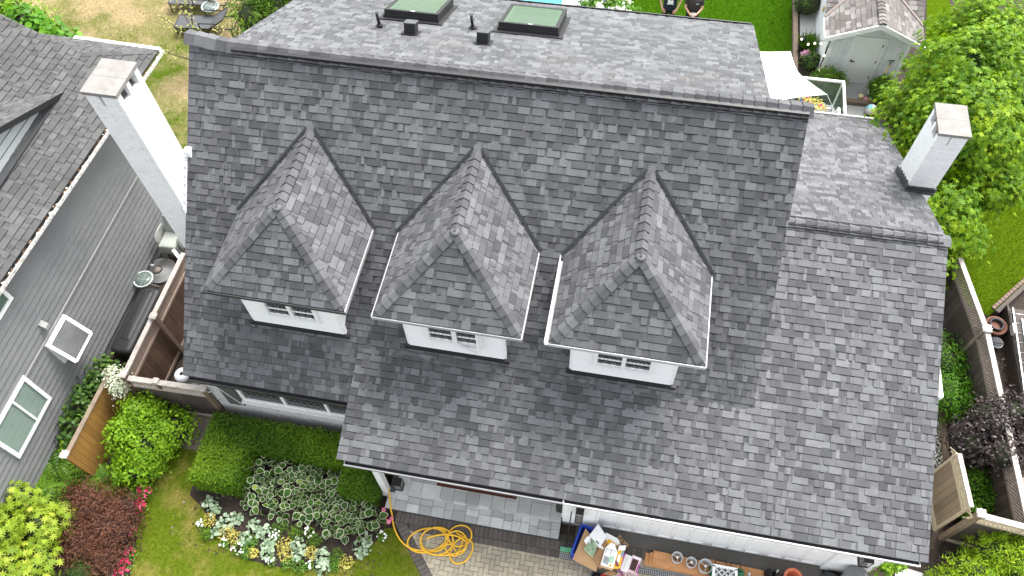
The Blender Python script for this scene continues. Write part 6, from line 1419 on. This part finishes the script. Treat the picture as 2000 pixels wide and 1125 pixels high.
t = thing('plant_pot', 'rusty brown round pot with a black liner behind the long fence', 'pot', (9.5,11.5,0)); m = MB(); m.lathe([(.001,0),(.19,0),(.25,.3),(.26,.36),(.22,.36),(.2,.3),(.001,.3)], (9.42,11.5,0), 24); m.obj('pot', mat('rust_pot',(.11,.042,.025),.75,.2), t); m = MB(); m.lathe([(.15,.31),(.17,.40),(.14,.40),(.12,.31)], (9.42,11.52,0), 20); m.obj('liner', BLACK, t)
t = thing('metal_pail', 'small silver pail between the rusty pot and the fence', 'pail', (9.45,11.1,0)); m = MB(); m.lathe([(.001,0),(.11,0),(.15,.24),(.16,.25),(.14,.25),(.10,.02),(.001,.02)], (9.42,11.08,0), 20); m.obj('pail', MT, t); m = MB(); m.tube([(9.27,11.08,.24),(9.42,11.0,.34),(9.57,11.08,.24)], .008, 5); m.obj('handle', BLACK, t)
# ---------------------------------------------------------------- PEOPLE
SKIN = mat('skin',(.50,.27,.19),.5,.06); HAIR = mat('brown_hair',(.05,.03,.02),.7,.3,30)
def skin(name, pts, edges, m, parent, root=0, sub=2):
    me = bpy.data.meshes.new(name); me.from_pydata([p[:3] for p in pts], edges, []); me.materials.append(m)
    o = link(name, me, parent); md = o.modifiers.new('skin', 'SKIN'); md.use_smooth_shade = True
    for i, p in enumerate(pts):
        sv = me.skin_vertices[0].data[i]; r = p[3]; sv.radius = (r, r) if not isinstance(r, tuple) else r
        sv.use_root = (i == root)
    s = o.modifiers.new('sub', 'SUBSURF'); s.levels = sub; s.render_levels = sub; return o
def person(label, x, y, shirt, trouser, pose, extra):
    t = thing('person', label, 'person', (x, y, 0))
    S = lambda a, b, c: (x+a, y+b, c)
    P, E, idx = [], [], {}
    def V(n, p, r, par=None):
        idx[n] = len(P); P.append((*S(*p), r))
        if par: E.append((idx[par], idx[n]))
    V('pelvis',(0,0,.95),(.15,.11)); V('waist',(0,0,1.10),(.14,.10),'pelvis'); V('chest',(0,.0,1.32),(.155,.11),'waist'); V('clav',(0,.005,1.46),(.09,.07),'chest')
    hd = pose['head']; V('neck',(0,-.01,1.53),.055,'clav'); V('jaw',(hd[0]*.5,-.03+hd[1]*.5,1.60),(.062,.068),'neck'); V('skull',(hd[0],-.015+hd[1],1.69),(.075,.09),'jaw'); V('top',(hd[0],.0+hd[1],1.755),(.055,.07),'skull')
    for s, n in ((-1,'l'),(1,'r')):
        el, wr = pose['elbow'], pose['wrist']
        V('sh'+n,(s*.19,.01,1.43),.06,'clav'); V('el'+n,(s*el[0],el[1],el[2]),.042,'sh'+n); V('wr'+n,(s*wr[0],wr[1],wr[2]),.028,'el'+n)
        w, e_ = Vector((s*wr[0],wr[1],wr[2])), Vector((s*el[0],el[1],el[2])); d = pose.get('hdir'); d = Vector((s*d[0],d[1],d[2])).normalized() if d else (w-e_).normalized()
        side = d.cross(Vector((0,-.3,1))).normalized(); V('pa'+n,tuple(w+d*.06),(.036,.02),'wr'+n)
        for k in range(4):
            b = w+d*.09+side*(.026*(k-1.5)); L = (.062,.074,.07,.054)[k]; c = Vector((-s*.02,-.02,-.03))
            V('f%d%s' % (k,n),tuple(b),.011,'pa'+n); V('g%d%s' % (k,n),tuple(b+d*L*.55+c*.3),.0095,'f%d%s' % (k,n)); V('h%d%s' % (k,n),tuple(b+d*L*.9+c),.008,'g%d%s' % (k,n))
        tb = w+d*.035-side*.035*s; V('t1'+n,tuple(tb),.012,'pa'+n); V('t2'+n,tuple(tb+d*.04-side*.02*s),.010,'t1'+n)
        V('hip'+n,(s*.10,0,.88),.095,'pelvis'); V('kn'+n,(s*.13,-.01,.50),.06,'hip'+n); V('an'+n,(s*.15,.02,.09),.042,'kn'+n); V('to'+n,(s*.17,-.16,.035),(.045,.03),'an'+n)
    body = skin('body', P, E, SKIN, t)
    # clothes
    Q, F, ii = [], [], {}
    def W(n, p, r, par=None):
        ii[n] = len(Q); Q.append((*S(*p), r))
        if par: F.append((ii[par], ii[n]))
    W('a',(0,0,.86),(.225,.165)); W('b',(0,0,1.08),(.22,.16),'a'); W('c',(0,0,1.32),(.23,.165),'b'); W('d',(0,.005,1.455),(.14,.10),'c')
    for s in (-1,1):
        el = pose['elbow']; W('s%d' % s,(s*.20,.01,1.425),.085,'d'); W('e%d' % s,(s*(.20+(el[0]-.20)*.75),.01+(el[1]-.01)*.75,1.425+(el[2]-1.425)*.75),.075,'s%d' % s)
    sh = skin('shirt', Q, F, shirt, t, 1)
    Q, F, ii = [], [], {}
    W('a',(0,0,1.02),(.165,.12)); W('b',(0,0,.90),(.175,.13),'a')
    for s in (-1,1): W('h%d' % s,(s*.105,0,.80),.11,'b'); W('k%d' % s,(s*.13,-.01,.50),.085,'h%d' % s); W('n%d' % s,(s*.15,.02,.11),.07,'k%d' % s)
    skin('trousers', Q, F, trouser, t)
    for s in (-1,1): skin('shoe', [(*S(s*.15,.05,.05),(.05,.045)),(*S(s*.16,-.07,.05),(.052,.045)),(*S(s*.17,-.19,.04),(.045,.035))], [(0,1),(1,2)], BLACK, t)
    m = MB(); c = Vector(S(hd[0],.012+hd[1],1.70)); m.lathe([(.085,.0),(.095,.035),(.08,.075),(.045,.10),(.001,.108)], c, 16, 0, None, 1, 1.15); m.obj('hair', HAIR, t)
    m = MB(); m.ball(S(hd[0]-.032,-.098+hd[1],1.685), .011, 0, 8); m.ball(S(hd[0]+.032,-.098+hd[1],1.685), .011, 0, 8); m.obj('eyes', DARK, t)
    skin('nose', [(*S(hd[0],-.09+hd[1],1.69),.012),(*S(hd[0],-.118+hd[1],1.655),.016)], [(0,1)], SKIN, t); m = MB(); m.box(S(hd[0]*.8,-.098+hd[1]*.8,1.612), (.05,.012,.01)); m.obj('mouth', mat('lips',(.36,.12,.10),.5) if 'lips' not in bpy.data.materials else bpy.data.materials['lips'], t)
    for s in (-1,1): m = MB(); m.ball(S(hd[0]+s*.083,.005+hd[1],1.675), .022, 0, 8, 1.4); m.obj('ear', SKIN, t)
    extra(t, sh, S); return t
from mathutils.bvhtree import BVHTree
def decal(t, sh, shapes, m, name):
    bpy.context.view_layer.update(); dg = bpy.context.evaluated_depsgraph_get(); bv = BVHTree.FromObject(sh, dg)
    q = MB()
    for poly in shapes:
        pts = []
        for (px, pz) in poly:
            h = bv.ray_cast(Vector((px, -1e3 if False else ORG[t.name].y-2, pz)), Vector((0,1,0)))
            pts.append(Vector((px, (h[0].y if h[0] else ORG[t.name].y-.14)-.008, pz)))
        c = sum(pts, Vector())/len(pts); h = bv.ray_cast(Vector((c.x, ORG[t.name].y-2, c.z)), Vector((0,1,0))); c.y = (h[0].y if h[0] else c.y)-.010
        n = len(pts); q.add(pts+[c], [(i,(i+1) % n,n) for i in range(n)])
    q.obj(name, m, t)
def ex1(t, sh, S):
    x = S(0,0,0)[0]; E_ = lambda cx, cz, rx, rz, n=14, w=.0: [(x+cx+rx*math.cos(2*PI*i/n)*(1+w*math.sin(3*2*PI*i/n)), cz+rz*math.sin(2*PI*i/n)) for i in range(n)]
    decal(t, sh, [E_(0,1.345,.075,.05,14,.15), E_(-.045,1.25,.05,.04), E_(.05,1.24,.045,.045), [(x-.10,1.12),(x+.10,1.12),(x+.10,1.17),(x-.10,1.17)], E_(0,1.20,.07,.025)], mat('shirt_print',(.75,.75,.75),.8), 'print')
def ex2(t, sh, S):
    x = S(0,0,0)[0]; decal(t, sh, [[(x+.05,1.34),(x+.13,1.335),(x+.13,1.355),(x+.05,1.36)]], mat('chest_logo',(.45,.45,.45),.8), 'chest_lettering')
    m = MB(); m.bar(S(.01,-.38,1.12), S(.01,-.31,1.15), .13, .02); o = m.obj('remote_control', mat('remote_grey',(.22,.22,.22),.5))
    tag(o, 'small grey remote control held by the person in the dark polo shirt', 'controller')
person('person in a navy T-shirt with white print standing hands at hips on the rear lawn', .60, 21.35, mat('navy_cloth',(.008,.012,.028),.9), mat('black_cloth',(.008,.008,.010),.9), dict(head=(0,0), elbow=(.32,.03,1.17), wrist=(.235,-.13,.98), hdir=(-.5,-.25,-.6)), ex1)
person('person in a charcoal polo shirt looking down at a controller on the rear lawn', 1.33, 21.2, mat('charcoal_cloth',(.030,.026,.026),.9), bpy.data.materials['black_cloth'], dict(head=(-.01,-.07), elbow=(.265,-.05,1.16), wrist=(.12,-.30,1.11), hdir=(-.7,-.5,.1)), ex2)
# ---------------------------------------------------------------- CAMERA AND LIGHT
cam = bpy.data.cameras.new('camera'); co = bpy.data.objects.new('camera', cam); C.objects.link(co); bpy.context.scene.camera = co
cam.sensor_width = 36; cam.lens = 1557.556/2000*36; cam.clip_start = .1; cam.clip_end = 1000
pi_, ro_, ya_ = R(57.929), R(-2.945), R(13.107)
fw = Vector((-math.sin(ya_)*math.cos(pi_), math.cos(ya_)*math.cos(pi_), -math.sin(pi_))); rt = Vector((math.cos(ya_), math.sin(ya_), 0)); up = rt.cross(fw)
r2_ = rt*math.cos(ro_)+up*math.sin(ro_); u2_ = -rt*math.sin(ro_)+up*math.cos(ro_)
co.matrix_world = Matrix(((r2_.x,u2_.x,-fw.x,0),(r2_.y,u2_.y,-fw.y,0),(r2_.z,u2_.z,-fw.z,17.683),(0,0,0,1)))
w = bpy.data.worlds.new('World'); bpy.context.scene.world = w; w.use_nodes = True; nt = w.node_tree
sky = nt.nodes.new('ShaderNodeTexSky'); sky.sky_type = 'NISHITA'; sky.sun_disc = False
EL, AZ = R(57), R(27)      # azimuth from +y towards +x
sky.sun_elevation = EL; sky.sun_rotation = AZ; sky.air_density = 1.0; sky.dust_density = 4.0; sky.ozone_density = .6
bg = nt.nodes['Background']; bg.inputs[1].default_value = .15; hs = nt.nodes.new('ShaderNodeHueSaturation'); hs.inputs['Saturation'].default_value = .22; nt.links.new(sky.outputs[0], hs.inputs['Color']); nt.links.new(hs.outputs[0], bg.inputs[0])
sl = bpy.data.lights.new('sun', 'SUN'); sl.energy = 1.15; sl.angle = R(28); sl.color = (1,.985,.95); so = bpy.data.objects.new('sun', sl); C.objects.link(so)
sd = Vector((math.sin(AZ)*math.cos(EL), math.cos(AZ)*math.cos(EL), math.sin(EL))); so.rotation_euler = sd.to_track_quat('Z', 'Y').to_euler()
vs = bpy.context.scene.view_settings; vs.view_transform = 'Standard'; vs.look = 'None'; vs.gamma = 1; vs.exposure = 2.02
